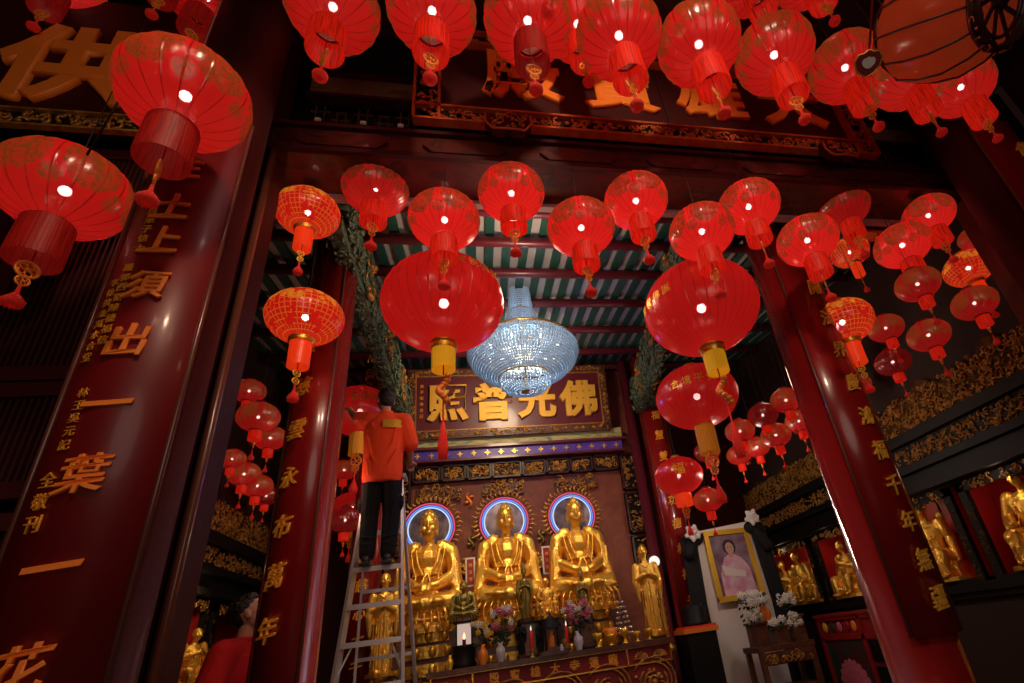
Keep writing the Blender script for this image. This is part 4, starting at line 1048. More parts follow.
# small things on the altar wall
for x, z, lb in ((-.14, 2.32, 'red paper slip with pale border between the left and middle Buddhas'), (.76, 2.36, 'red paper slip with pale border between the middle and right Buddhas')):
    t = thing('paper_slip', lb, 'paper slip', (x, 6.55, z))
    b = MB(); b.box((0, 0, 0), (.11, .012, .32)); b.build('border', M['white'], t)
    b = MB(); b.box((0, -.008, 0), (.075, .008, .28)); b.build('red_centre', M['redpanel'], t)
    for i in range(3): char('佛法僧'[i], (0, -.014, .07 - .075 * i), .045, M['glyph'], t, 'small_character', off=0)
for x, z, lb in ((-.13, 2.72, 'small dark dragon ornament on the red wall between the left and middle halos'), (.75, 2.70, 'small gilt bird ornament on the red wall between the middle and right halos'), (-.15, 3.25, 'small orange cloud ornament on the wall left of the middle halo')):
    b = MB(); b.tube([(x + .03 * math.sin(j * .9), YA - .02 - .004 * (j % 3), z - .10 + .028 * j) for j in range(8)], [.008, .018, .02, .024, .022, .018, .012, .006], 6); b.ball((x + .03, YA - .03, z + .04), (.04, .015, .02)); b.ball((x - .03, YA - .03, z - .03), (.03, .012, .02))
    tag(b.build('wall_ornament', M['bronze'] if z < 3 else M['knot']), lb, 'ornament')
for x, lb in ((-.15, 'gilt cloud carving rising between the left and middle Buddhas'), (.78, 'gilt cloud carving rising between the middle and right Buddhas')):
    b = MB(); relief(b, .30, .22, 46, .05, 0, int(x * 10) + 77, .03, .06, lambda a, y, z, x=x: (x + a, YA - .03 + y, z + 2.42), .012); tag(b.build('cloud_carving', M['statuedim']), lb, 'carving')

# ------------------------------------------------------------------ smaller figures
def standing_mesh(crown=False, bald=True, hold=False):
    b = MB()
    prof = [(0, 0, .02, .16, .12), (0, 0, .2, .155, .115), (0, 0, .5, .14, .11), (0, 0, .75, .15, .11), (0, .0, 1.0, .17, .11), (0, 0, 1.15, .19, .10)]
    for (x, y, z, a, c), (x2, y2, z2, a2, c2) in zip(prof, prof[1:]):
        for t in (0, .5): b.ball((0, 0, z + (z2 - z) * t), (a, c, .16), 0, 14, 8)
    for s in (-1, 1):
        b.cap((s * .18, 0, 1.16), (s * .22, -.02, .90), .07, .07); b.cap((s * .22, -.02, .90), (s * .05, -.15, .98), .06, .035)
        b.cap((s * .22, -.03, .86), (s * .20, -.05, .55), .07, .03); b.ball((s * .07, -.06, .02), (.05, .10, .03))
        for k in range(4): b.tube([(s * (.02 + .04 * k), -.105 + .008 * k, .9 - .05 * k), (s * (.03 + .04 * k), -.125 + .01 * k, .5), (s * (.03 + .045 * k), -.13 + .015 * k, .05)], .012, 5)
    b.ball((0, -.15, 1.02), (.035, .03, .06)); b.cap((0, 0, 1.2), (0, 0, 1.33), .055, .05); head(b, (0, -.01, 1.42), .95, False)
    for k in range(4): b.tube([(-.12 + .01 * k, -.06, 1.22 - k * .05), (0, -.12, 1.12 - k * .06), (.12 - .01 * k, -.06, 1.22 - k * .05)], .010, 5)
    if crown:
        b.lathe([(.085, 1.46), (.095, 1.52), (.07, 1.60), (.045, 1.68), (.012, 1.78), (.001, 1.80)], 14)
    else: b.ball((0, .0, 1.47), (.08, .09, .07))
    return b
def seated_mesh(arm='knee', hat=False):
    b = MB()
    b.box((0, .02, .10), (.62, .42, .20)); 
    for s in (-1, 1):
        b.cap((s * .12, .0, .28), (s * .20, -.26, .30), .12, .10); b.cap((s * .20, -.27, .28), (s * .17 + .03, -.30, .04), .09, .06); b.ball((s * .19, -.34, .02), (.05, .10, .035))
        b.cap((s * .19, .02, .74), (s * .27, .0, .52), .08, .07)
    b.cap((0, .03, .30), (0, .02, .60), .17, .17); b.ball((0, .02, .66), (.22, .13, .14)); b.cap((0, 0, .76), (0, -.01, .86), .05, .05)
    head(b, (0, -.03, .95), .95, False)
    if arm == 'knee': b.cap((.27, 0, .52), (.20, -.22, .40), .065, .04); b.cap((-.27, 0, .52), (-.16, -.24, .44), .065, .04)
    elif arm == 'pray': b.cap((.27, 0, .52), (.03, -.22, .62), .065, .035); b.cap((-.27, 0, .52), (-.03, -.22, .62), .065, .035); b.ball((0, -.24, .68), (.035, .03, .07))
    else: b.cap((.27, 0, .52), (.34, -.16, .74), .06, .035); b.ball((.35, -.18, .80), (.05, .05, .06)); b.cap((-.27, 0, .52), (-.10, -.24, .44), .065, .04)
    for k in range(6): b.tube([(-.16 + .05 * k, -.10, .70 - .03 * k), (-.10 + .05 * k, -.16, .52), (-.12 + .06 * k, -.22, .36)], .011, 5)
    for k in range(7): b.tube([(-.24 + .08 * k, -.28, .36), (-.23 + .078 * k, -.36, .20), (-.25 + .085 * k, -.33, .04)], .013, 5)
    b.ball((0, -.08, .10), (.33, .28, .12))
    for s in (-1, 1): b.cap((s * .27, -.02, .48), (s * .30, -.06, .22), .07, .04)
    if hat: b.ball((0, 0, 1.04), (.10, .11, .05))
    return b
def figure_data(mb, vox, nm='figure'):
    o = remeshed(mb, nm, M['statue'], None, vox, 2); me = o.data; bpy.data.objects.remove(o); return me
ST = figure_data(standing_mesh(), .013); STC = figure_data(standing_mesh(True), .013)
SE = [figure_data(seated_mesh('knee'), .012), figure_data(seated_mesh('pray'), .012), figure_data(seated_mesh('raise', True), .012)]
def fig(me, label, loc, h, full, mat='statue', rz=0, grp=None, base=None, nm='gilt_statue', cat='statue'):
    s = h / full; t = thing(nm, label, cat, loc, rz, grp)
    o = link('figure', me, t); o.scale = (s, s, s)
    if mat != 'statue':
        o.data = me.copy(); o.data.materials.clear(); o.data.materials.append(M[mat])
    b = MB(); w = base or .22
    b.prism([(w * s * 1.1 * math.cos(2 * PI * i / 16), w * s * math.sin(2 * PI * i / 16)) for i in range(16)], -.03, .006, 0); b.build('base', M['carvedwood'] if mat != 'statue' else M['gold'], t)
    return t
ZN = 1.515
Gn = 'gilt monks in the right wall niches'
fig(SE[1], 'gilt monk with raised head, left one in the niche beside the portrait', (4.40, 7.55, ZN), .60, 1.07, rz=R(-78), grp=Gn, base=.4)
fig(SE[0], 'gilt monk sitting upright in the middle of the niche beside the portrait', (4.40, 7.12, ZN), .66, 1.07, rz=R(-80), grp=Gn, base=.4)
fig(SE[2], 'gilt monk at the right side of the niche beside the portrait, behind the pillar side', (4.40, 6.72, ZN), .54, 1.07, rz=R(-100), grp=Gn, base=.4)
fig(SE[1], 'gilt monk just left of the tall pillar, only its side showing', (4.40, 6.05, ZN), .62, 1.07, rz=R(-85), grp=Gn, base=.4)
fig(SE[0], 'gilt figure close behind the tall pillar in the niche on its right', (4.40, 5.18, ZN), .62, 1.07, rz=R(-85), grp=Gn, base=.4)
fig(SE[2], 'robed gilt monk with a raised hand in the niche right of the tall pillar', (4.40, 4.62, ZN), .74, 1.07, rz=R(-75), grp=Gn, base=.4)
fig(SE[0], 'largest gilt monk, cut by the right edge of the picture', (4.40, 3.50, ZN), .76, 1.07, rz=R(-72), grp=Gn, base=.4)
fig(SE[1], 'gilt statue seated in the left wall niche near the man in the red shirt', (-2.60, 5.95, ZN), .50, 1.07, rz=R(60), base=.3)
fig(ST, 'tall standing gilt disciple at the right end of the altar, by the white globe lamp', (1.80, 6.0, 1.42), .92, 1.56, rz=R(-8))
fig(ST, 'tall standing gilt disciple at the left end of the altar behind the ladder', (-.98, 6.0, 1.42), .92, 1.56, rz=R(8))
fig(STC, 'greenish standing figure with a tall crown in front of the middle Buddha', (.43, 5.98, 1.72), .58, 1.80, 'bronze')
fig(STC, 'greenish crowned figure in front of the right Buddha, behind pink flowers', (1.05, 5.98, 1.66), .52, 1.80, 'bronze')
fig(buddha_me, 'dark seated figure in a robe on top of the candle box', (-.20, 5.98, 1.80), .36, 1.22, 'bronze', base=.45)
fig(SE[0], 'small gilt seated figure just right of the crowned one in front of the middle Buddha', (.66, 6.0, 1.72), .38, 1.07, base=.4)
for x, lb in ((.43, 'dark wooden stand under the crowned figure before the middle Buddha'), (1.05, 'dark wooden stand under the crowned figure before the right Buddha'), (.66, 'dark wooden stand under the small gilt seated figure')):
    z1 = {.43: 1.69, 1.05: 1.63, .66: 1.69}[x]; t = thing('figure_stand', lb, 'stand', (x, 5.98, 1.36))
    b = MB(); b.box((0, 0, (z1 - 1.36) / 2), (.15, .15, z1 - 1.36 - .04)); b.build('body', M['carvedwood'], t)
    b = MB(); b.box((0, 0, z1 - 1.36 - .01), (.19, .19, .02)); b.box((0, 0, .012), (.19, .19, .024)); b.build('top', M['black'], t)

# ------------------------------------------------------------------ altar table
TX0, TX1, TY, TZ = -.50, 1.86, 5.80, 1.36
t = thing('altar_table', 'red and gilt altar table with gold characters and carved dragons along its front', 'altar table', ((TX0 + TX1) / 2, TY, 0)); hw = (TX1 - TX0) / 2
b = MB(); b.box((0, .20, TZ - .02), (2 * hw + .06, .50, .04)); b.box((0, -.045, TZ - .02), (2 * hw + .08, .03, .05)); b.build('top', M['carvedwood'], t)
b = MB(); b.box((0, .01, TZ - .12), (2 * hw, .04, .15)); b.build('lettered_panel', M['tableclothred'], t)
b = MB()
for z in (TZ - .045, TZ - .198): b.box((0, -.015, z), (2 * hw, .03, .012))
for x in (-hw, -.80, .72, hw): b.box((x, -.015, TZ - .12), (.014, .03, .16))
b.build('gilt_fillet', M['gold'], t)
for i, ch in enumerate('殿寶雄大寺蓮龍'): char(ch, (-.60 + i * .195, -.015, TZ - .12), .10, M['glyph'], t, off=.015)
for k, x in enumerate((-1.06, -.90, .86, 1.06)):
    b = MB(); 
    for j in range(9):
        a = PI * j / 8; b.cap((x, -.018, TZ - .15), (x + .065 * math.cos(a), -.022, TZ - .15 + .05 * math.sin(a)), .006, .013, 0, 6)
    b.cap((x, -.02, TZ - .19), (x, -.02, TZ - .15), .008); b.build('lotus_flower', M['carvegold'], t)
b = MB(); b.box((0, .02, .62), (2 * hw, .04, 1.08)); cp = b.build('dragon_panel', M['tableclothred'], t)
b = MB(); rnd = random.Random(12)
for q in range(5):    # coiling dragons with rows of ridges
    cx = -hw + .26 + q * .47
    for L in range(5):
        r = .05 + .045 * L; b.tube([(cx + r * math.cos(a), -.02, 1.0 + r * math.sin(a) * .9) for a in [(.3 + L) + j * .35 for j in range(14)]], .010, 5)
relief(b, 2 * hw - .06, 1.0, 300, .03, 0, 99, .03, .07, lambda x, y, z: (x, y, z + .64), .010); b.build('dragon_pattern', M['carvegold'], cp)
for s in (-1, 1):
    b = MB(); b.box((s * (hw - .03), .22, .62), (.06, .40, 1.24)); b.build('leg', M['carvedwood'], t)

def lathe_thing(name, label, cat, x, y, z, prof, mat, grp=None, n=16):
    b = MB(); b.lathe(prof, n); o = b.build(name, M[mat]); o.location = (x, y, z); tag(o, label, cat, grp); return o
cup = [(.001, 0), (.030, 0), (.032, .008), (.010, .02), (.009, .045), (.020, .055), (.042, .075), (.046, .11), (.042, .112), (.036, .08), (.001, .065)]
for i, (x, y) in enumerate(((1.13, 5.84), (1.27, 5.86), (1.41, 5.83), (1.55, 5.85), (1.68, 5.84))):
    lathe_thing('offering_cup', 'small gold footed cup, %s of five on the altar table' % ('leftmost', 'second from left', 'middle one', 'fourth from left', 'rightmost')[i], 'cup', x, y, TZ, [(r * (1.15, 1, 1.05, .95, 1)[i], q * (1.2, 1, 1.3, .9, 1)[i]) for r, q in cup], 'goldyel', 'gold cups on the altar table')
vase = [(.001, 0), (.035, 0), (.03, .02), (.05, .07), (.045, .12), (.02, .15), (.03, .18), (.025, .18), (.015, .15), (.001, .14)]
lathe_thing('vase', 'orange vase with yellow flowers left on the altar table', 'vase', -.02, 5.86, TZ, vase, 'knot')
lathe_thing('vase', 'white vase with pink flowers on the altar table', 'vase', .15, 5.86, TZ, vase, 'porcelain')
lathe_thing('vase', 'blue-white patterned vase with pink flowers in front of the right Buddha', 'vase', .93, 5.84, TZ, vase, 'porcelain')
lathe_thing('vase', 'small gold bottle vase at the left end of the altar table', 'vase', -.33, 5.86, TZ, [(r * .6, z * .7) for r, z in vase], 'goldyel')
def bouquet(x, y, z, w, h, mats, label, n=34, seed=1, fr=.022):
    t = thing('flower_bunch', label, 'flowers', (x, y, z)); rnd = random.Random(seed)
    b = MB()
    for i in range(18): a = rnd.uniform(0, 6.28); q = rnd.uniform(.1, .5); b.tube([(0, 0, 0), (w * q * math.cos(a), w * .5 * q * math.sin(a), h * rnd.uniform(.5, .95))], .003, 4)
    for i in range(26): a = rnd.uniform(0, 6.28); q = rnd.uniform(.2, .5); b.ball((w * q * math.cos(a), w * .6 * q * math.sin(a), h * rnd.uniform(.1, .8)), (.022, .006, .012), 0, 6, 4, Matrix.Rotation(a, 3, 'Y'))
    b.build('stems_and_leaves', M['leaf'], t)
    for i in range(n):
        a = rnd.uniform(0, 6.28); q = math.sqrt(rnd.random()) * .5; c = Vector((w * q * math.cos(a), w * .5 * q * math.sin(a) - .02, h * (.35 + .62 * rnd.random())))
        b = MB(); f = fr * rnd.uniform(.75, 1.2)
        b.ball(c, f * .45, 0, 6, 4)
        for k in range(7): e = k * .9; b.ball(c + Vector((f * math.cos(e), -f * .3, f * math.sin(e))), (f * .55, f * .25, f * .4), 0, 6, 4, Matrix.Rotation(-e, 3, 'Y'))
        for k in range(5): e = k * 1.26 + .4; b.ball(c + Vector((f * .5 * math.cos(e), -f * .6, f * .5 * math.sin(e))), (f * .35, f * .2, f * .3), 0, 6, 4, Matrix.Rotation(-e, 3, 'Y'))
        b.build('flower_head', M[mats[i % len(mats)]], t)
    return t
bouquet(.0, 5.86, TZ + .15, .26, .24, ['yellowflower', 'yellowflower', 'flowerwhite'], 'bunch of yellow flowers on the left of the altar table', 16, 3)
bouquet(.16, 5.88, TZ + .15, .26, .34, ['pinkflower', 'flowerwhite', 'pinkflower'], 'bunch of pink flowers left of the crowned figure on the altar table', 22, 4)
bouquet(.94, 5.87, TZ + .14, .30, .32, ['pinkflower', 'pinkflower', 'flowerwhite'], 'tall bunch of pink and white flowers in front of the right crowned figure', 34, 5)
# candle box lamp
t = thing('candle_box', 'glowing pale box with a red candle flame inside, left on the altar', 'lamp', (-.20, 5.98, TZ))
b = MB(); b.lathe([(.001, 0), (.11, 0), (.12, .03), (.10, .06), (.11, .12), (.11, .18), (.12, .2), (.001, .2)], 20); b.build('base', M['black'], t)
b = MB(); 
for sx in (-1, 1):
    for sy in (-1, 1): b.box((sx * .075, sy * .075, .30), (.012, .012, .20))
b.box((0, 0, .405), (.2, .2, .02)); b.build('frame', M['black'], t)
b = MB(); b.box((0, .07, .30), (.14, .004, .19)); b.build('lit_back', emit('box_glow', (1, .72, .6), .55), t)
b = MB(); b.tube([(0, 0, .20), (0, 0, .25)], .018, 10); b.build('candle', M['tableclothred'], t)
b = MB(); b.lathe([(.001, .25), (.012, .262), (.014, .275), (.006, .30), (.001, .315)], 10); b.build('flame', M['flame'], t)
for x, lb in ((.46, 'tall red candle right of the dark statue on the altar table'), (.82, 'tall red candle left of the pink flowers on the altar table')):
    t = thing('candle', lb, 'candle', (x, 5.86, TZ))
    b = MB(); b.lathe([(.001, 0), (.03, 0), (.03, .01), (.008, .02), (.008, .06), (.02, .07), (.001, .07)], 12); b.build('holder', M['goldyel'], t)
    b = MB(); b.tube([(0, 0, .07), (0, 0, .24)], .014, 10); b.build('wax', M['tassel'], t)
    b = MB(); b.lathe([(.001, .24), (.007, .25), (.007, .262), (.001, .29)], 8); b.build('flame', M['lampwhite'], t)
fig(ST, 'small black statue standing between the pink flowers and the first red candle', (.36, 5.90, TZ + .03), .33, 1.56, 'black')
fig(ST, 'tiny dark statue beside the small black one on the altar table', (.54, 5.88, TZ + .03), .20, 1.56, 'black')
# canopy shrine
t = thing('canopy_shrine', 'small dark shrine with a black canopy and an orange idol on the altar table', 'shrine', (.66, 5.87, TZ))
b = MB(); b.lathe([(.13, .24), (.12, .26), (.06, .32), (.02, .36), (.001, .40)], 8); b.build('canopy', M['black'], t)
for a in range(4): b = MB(); b.tube([(.085 * math.cos(a * PI / 2 + .78), .085 * math.sin(a * PI / 2 + .78), .04), (.085 * math.cos(a * PI / 2 + .78), .085 * math.sin(a * PI / 2 + .78), .25)], .008, 6); b.build('post', M['black'], t)
b = MB(); b.box((0, 0, .02), (.22, .2, .04)); b.box((0, -.12, .012), (.26, .08, .024)); b.build('step_base', M['carvedwood'], t)
b = MB(); b.cap((0, 0, .07), (0, 0, .15), .035, .03); b.ball((0, 0, .20), .022); b.build('idol', M['knot'], t)
# steps block
t = thing('step_stand', 'small brown stepped wooden stand at the centre front of the altar table', 'stand', (.70, 5.80, TZ))
b = MB(); b.box((0, .0, .02), (.24, .07, .04)); b.box((0, .02, .055), (.18, .04, .03)); b.build('steps', M['carvedwood'], t)
# crystal lotus lamp
t = thing('beaded_lotus', 'silver beaded lotus ornament below the right Buddha', 'ornament', (1.46, 6.0, TZ)); b = MB(); rnd = random.Random(6)
for k in range(7):
    for j in range(10 - k): a = 2 * PI * j / (10 - k) + k * .4; b.ball(((.09 - .010 * k) * math.cos(a), (.09 - .010 * k) * math.sin(a), .10 + k * .05), .014, 0, 7, 5)
b.build('beads', M['silver'], t); b = MB(); b.lathe([(.001, 0), (.06, 0), (.02, .03), (.02, .07), (.09, .09), (.001, .1)], 14); b.build('foot', M['gold'], t)
fig(SE[2], 'tiny green and blue trinket figure right of the canopy shrine', (.80, 5.88, TZ + .03), .13, 1.07, 'bronze', base=.4)
lathe_thing('trinket_jar', 'tiny blue jar between the canopy shrine and the pink flowers', 'jar', .745, 5.78, TZ, [(r * .45, z * .45) for r, z in vase], 'neonblue' if False else 'porcelain')
lathe_thing('incense_pot', 'round orange-gold incense pot behind the gold cups', 'pot', 1.30, 5.98, TZ, [(.001, 0), (.04, 0), (.03, .03), (.07, .08), (.075, .14), (.06, .17), (.05, .14), (.001, .12)], 'knot')
# globe lamps on carved poles
for x, lb in ((1.93, 'white globe lamp on a carved gold pole right of the gilt disciple'), (-1.06, 'white globe lamp on a carved gold pole seen through the ladder')):
    t = thing('globe_lamp', lb, 'lamp', (x, 6.02, 1.22)); zz = .92 if x > 0 else .80
    b = MB(); b.lathe([(.001, 0), (.08, 0), (.07, .05), (.03, .08)] + [(.022 + .016 * (i % 2), .1 + i * (zz - .2) / 16) for i in range(17)] + [(.045, zz - .08), (.02, zz - .06)], 14); b.build('pole', M['statuedim'], t)
    b = MB(); b.ball((0, 0, zz), .062, 0, 18, 12); b.build('globe', M['lampwhite'], t)
# black urn stand right of the table
t = thing('incense_stand', 'black stand with a red and yellow ribbon band beside the right end of the altar', 'stand', (2.28, 6.05, 0))
b = MB(); b.box((0, 0, .68), (.34, .3, 1.36)); b.build('body', M['black'], t)
b = MB(); b.box((0, 0, 1.385), (.40, .34, .05)); b.build('ribbon_band', M['knot'], t)
b = MB(); b.box((0, -.01, 1.42), (.36, .32, .02)); b.build('top', M['tassel'], t)
lathe_thing('black_urn', 'shiny black bell-shaped urn standing on the ribboned stand', 'urn', 2.28, 6.02, 1.43, [(.001, 0), (.15, 0), (.155, .02), (.13, .04), (.125, .16), (.10, .21), (.001, .23)], 'black')

# ------------------------------------------------------------------ framed portrait on a draped white board
PYY = 6.25
t = thing('draped_board', 'tall white board edged with black cloth drapes, holding the framed portrait', 'board', (2.95, PYY, 0)); 
b = MB(); b.prism([(-.46, 0), (-.46, 2.38), (-.30, 2.46), (.38, 2.52), (.46, 2.46), (.46, 0)], 0, .05, 0, lambda x, y, z: (x, z, y)); b.build('white_panel', M['white'], t)
for s in (-1, 1):
    b = MB()
    for k in range(6): b.tube([(s * (.40 + .03 * k), -.03 + .012 * (k % 2), 2.40 + .02 * s), (s * (.44 + .028 * k), -.04, 1.6), (s * (.42 + .030 * k), -.03, .05)], [.03, .028, .03], 7)
    b.ball((s * .42, -.05, 2.40 + .03 * s), (.14, .06, .09)); b.cap((s * .42, -.06, 2.38), (s * .52, -.07, 2.20), .05, .08); b.build('black_drape', M['blackcloth'], t)
for x, z, lb in ((2.50, 2.42, 'white cloth rosette on the left top corner of the draped board'), (3.33, 2.54, 'white cloth rosette on the right top corner of the draped board')):
    b = MB(); rnd = random.Random(2)
    for k in range(11): a = k * .57; q = .045 if k % 2 else .07; b.ball((x + q * math.cos(a), PYY - .14 - .01 * (k % 3), z + q * math.sin(a)), (.04, .018, .03), 0, 8, 5, Matrix.Rotation(-a, 3, 'Y'))
    b.ball((x, PYY - .16, z), .03); tag(b.build('white_rosette', M['white']), lb, 'rosette')
t = thing('portrait', 'gold-framed colour portrait of a woman in pink on the white board', 'picture', (2.98, PYY - .03, 2.03)); t.rotation_euler.x = R(-3)
b = MB()
for s in (-1, 1): b.box((s * .275, -.02, 0), (.06, .04, .80)); b.box((0, -.02, s * .38), (.61, .04, .06))
b.build('frame', M['goldyel'], t)
b = MB(); b.box((0, -.005, 0), (.50, .012, .72)); b.build('picture_ground', pbr('picture_ground', (.16, .06, .10), .3, col2=(.30, .24, .30), nscale=6), t)
skinp = pbr('picture_skin', (.55, .34, .26), .4); dress = pbr('picture_dress', (.62, .26, .42), .4, col2=(.72, .55, .60), nscale=9); hairp = pbr('picture_hair', (.03, .015, .015), .5)
def flat(poly, y, nm, m): b = MB(); b.prism(poly, y, y - .004, 0, lambda x, a, z: (x, z, a)); b.build(nm, m, t)
el = lambda cx, cz, rx, rz, n=18: [(cx + rx * math.cos(2 * PI * i / n), cz + rz * math.sin(2 * PI * i / n)) for i in range(n)]
flat([(-.20, -.35), (-.19, -.1), (-.10, .08), (.0, .13), (.12, .07), (.20, -.05), (.22, -.35)], -.012, 'printed_dress', dress)
flat(el(0, .20, .085, .09), -.013, 'printed_hair', hairp); flat([(-.03, .08), (-.03, .14), (.03, .14), (.03, .08)], -.0165, 'printed_neck', skinp); flat(el(0, .185, .055, .072), -.017, 'printed_face', skinp)
flat(el(-.02, .195, .009, .006, 8), -.019, 'printed_eye', hairp); flat(el(.022, .195, .009, .006, 8), -.019, 'printed_eye', hairp); flat(el(0, .145, .014, .005, 8), -.019, 'printed_lips', dress)
flat([(-.16, .0), (-.14, -.12), (.12, -.16), (.14, -.10), (-.06, -.04)], -.017, 'printed_sash', M['white'])
# carved stand with chrysanthemums
t = thing('carved_stand', 'carved redwood stand holding the white chrysanthemums in front of the portrait', 'stand', (3.05, 5.75, 0))
b = MB(); b.box((0, 0, 1.12), (.66, .36, .05)); b.box((0, 0, .75), (.60, .32, .04)); b.build('shelf', M['carvedwood'], t)
for sx in (-1, 1):
    for sy in (-1, 1): b = MB(); b.box((sx * .29, sy * .15, .56), (.05, .05, 1.12)); b.build('leg', M['carvedwood'], t)
b = MB(); b.box((0, -.17, 1.03), (.56, .02, .12)); ap = b.build('apron', M['carvedwood'], t)
b = MB(); relief(b, .54, .10, 34, .02, 0, 7, .02, .04, lambda x, y, z: (x, y - .18, z + 1.03), .006); b.build('carved_pattern', M['carvegold'], ap)
for sx, h in ((-.2, .22), (.03, .16), (.24, .24)):
    b = MB(); b.box((sx, 0, 1.145 + h / 2), (.15, .2, h)); b.box((sx, 0, 1.145 + h), (.18, .22, .02)); b.build('pedestal_block', M['carvedwood'], t)
for i, (x, z, lb) in enumerate(((2.80, 1.46, 'left white chrysanthemum bunch on the carved stand'), (2.93, 1.64, 'top white chrysanthemum bunch just below the portrait frame'), (3.24, 1.58, 'right white chrysanthemum bunch by the black drape'), (3.07, 1.36, 'low white chrysanthemum bunch in the middle of the carved stand'), (3.28, 1.36, 'lower right white chrysanthemum bunch on the carved stand'), (2.78, 1.62, 'upper left white chrysanthemum bunch'))):
    bouquet(x, 5.70, z - .12, .22, .16, ['flowerwhite'], lb, 13, 20 + i, .027)
lathe_thing('gold_vase', 'round gilt vase amid the white chrysanthemums', 'vase', 3.0, 5.78, 1.33, [(.001, 0), (.04, 0), (.03, .02), (.07, .09), (.07, .14), (.03, .18), (.045, .2), (.03, .2), (.001, .15)], 'knot')

# ------------------------------------------------------------------ lotus cabinet against the right wall
t = thing('lotus_cabinet', 'red cabinet with a pink lotus painted on its door, under the niches', 'cabinet', (3.92, 5.60, 0))
# front faces -X; local y runs along the wall
b = MB(); b.box((.16, 0, .66), (.30, 1.36, 1.30)); b.build('body', M['redpanel'], t)
b = MB()
for y in (-.67, -.10, .67): b.box((0, y, .66), (.03, .05, 1.30))
for z in (1.30, 1.10, .05): b.box((0, 0, z), (.03, 1.36, .05))
b.build('frame', M['redpanel'], t)
for k, (y, m) in enumerate(((.56, 'yellowflower'), (.42, 'leaf'), (.28, 'pinkflower'), (.14, 'redpanel'), (.02, 'knot'))):
    b = MB(); b.ball((-.0, y, 1.205), (.014, .045, .055), 0, 12, 8); b.build('painted_medallion', M[m], t)
b = MB(); b.box((.006, .28, .60), (.01, .70, .92)); dr = b.build('door', pbr('lotus_door_ground', (.02, .05, .03), .45, col2=(.10, .012, .012), nscale=4), t)
b = MB()
for ring_, (n, L, w) in enumerate(((9, .26, .06), (8, .19, .055), (6, .12, .05))):
    for i in range(n):
        a = R(15 + 150 * i / (n - 1)); c = Vector((-.004 - .004 * ring_, .28, .62)); d = Vector((0, math.cos(a), math.sin(a)))
        b.ball(c + d * L * .55, (.005, w, L * .5), 0, 8, 6, Matrix.Rotation(a - PI / 2, 3, 'X'))
b.build('painted_lotus', M['pinkflower'], dr)
b = MB()
for i in range(5): a = R(190 + 40 * i); b.ball((-.003, .28 + .22 * math.cos(a), .60 + .16 * math.sin(a)), (.004, .13, .06), 0, 10, 6, Matrix.Rotation(a, 3, 'X'))
b.build('painted_leaves', M['leaf'], dr)
for z0, z1 in ((.86, 1.06), (.60, .82), (.10, .56)):
    b = MB(); b.box((.0, -.39, (z0 + z1) / 2), (.02, .48, z1 - z0)); dd = b.build('drawer', M['black'], t)
    b = MB(); b.ball((-.02, -.39, (z0 + z1) / 2), .014); b.build('knob', M['brass'], dd)
b = MB(); b.box((.15, 0, 1.33), (.36, 1.44, .03)); b.build('top', M['redpanel'], t)
# ------------------------------------------------------------------ ladder
t = thing('step_ladder', 'silver aluminium A-frame step ladder the man stands on', 'ladder', (-.885, 5.0, 0))
def rail_x(z): return .145 + (3.0 - z) * .062
def rail_y(z): return .10 - (3.0 - z) * .13
for s in (-1, 1):
    b = MB(); b.bar((s * rail_x(0), rail_y(0), 0), (s * rail_x(3.05), rail_y(3.05), 3.05), .028, .06); b.build('front_rail', M['alu'], t)
    b = MB(); b.bar((s * (rail_x(0) + .02), .10 + 1.0, 0), (s * (rail_x(3.0)), .16, 3.0), .022, .04); b.build('rear_rail', M['alu'], t)
zs = [.30 + .31 * i for i in range(9)]; zs[6] = 1.66 + .0; zs = [.42, .73, 1.04, 1.35, 1.66, 1.94, 2.235, 2.54, 2.84]
for z in zs:
    b = MB(); b.box((0, rail_y(z) + .0, z), (2 * rail_x(z), .075, .022)); b.box((0, rail_y(z) - .035, z - .012), (2 * rail_x(z), .006, .035)); b.build('step', M['alu'], t)
for z in (.5, 1.1, 1.55, 2.1): 
    b = MB(); yb = .16 + (3.0 - z) * .313; b.box((0, yb, z), (2 * rail_x(z) - .0, .02, .03)); b.build('rear_brace', M['alu'], t)
for s in (-1, 1):
    b = MB(); z = 1.66; b.bar((s * (rail_x(z) - .09), rail_y(z) + .01, z), (s * rail_x(1.42), rail_y(1.42), 1.42), .016, .012); b.build('step_brace', M['alu'], t)
b = MB(); b.box((0, .12, 3.06), (.38, .16, .035)); b.build('top_cap', M['alu'], t)

# ------------------------------------------------------------------ person on the ladder (seen from behind)
FZ = 2.245
def hand(b, wrist, d, up, s=1.0, curl=.5, side=1):
    """palm with four bent fingers and a thumb"""
    w = Vector(wrist); d = Vector(d).normalized(); up = Vector(up).normalized(); sd = d.cross(up).normalized() * side
    b.cap(w, w + d * .045 * s, .026 * s, .032 * s); 
    for q in (-.02, 0, .02): b.cap(w + d * .03 * s + sd * q * s, w + d * .085 * s + sd * q * 1.3 * s, .019 * s, .014 * s, 0, 8)
    for i, (q, L) in enumerate(((-.033, .062), (-.011, .075), (.011, .070), (.033, .052))):
        p = w + d * .088 * s + sd * q * s; c1 = (d * math.cos(curl) - up * math.sin(curl)); c2 = (d * math.cos(curl * 2.2) - up * math.sin(curl * 2.2))
        m = p + c1 * L * .5 * s; b.cap(p, m, .0095 * s, .009 * s, 0, 8); b.cap(m, m + c2 * L * .55 * s, .009 * s, .0075 * s, 0, 8)
    p = w + d * .025 * s - sd * .028 * s; m = p - sd * .028 * s + d * .03 * s - up * .01 * s; b.cap(p, m, .013 * s, .011 * s, 0, 8); b.cap(m, m + d * .03 * s - up * .012 * s, .010 * s, .008 * s, 0, 8)
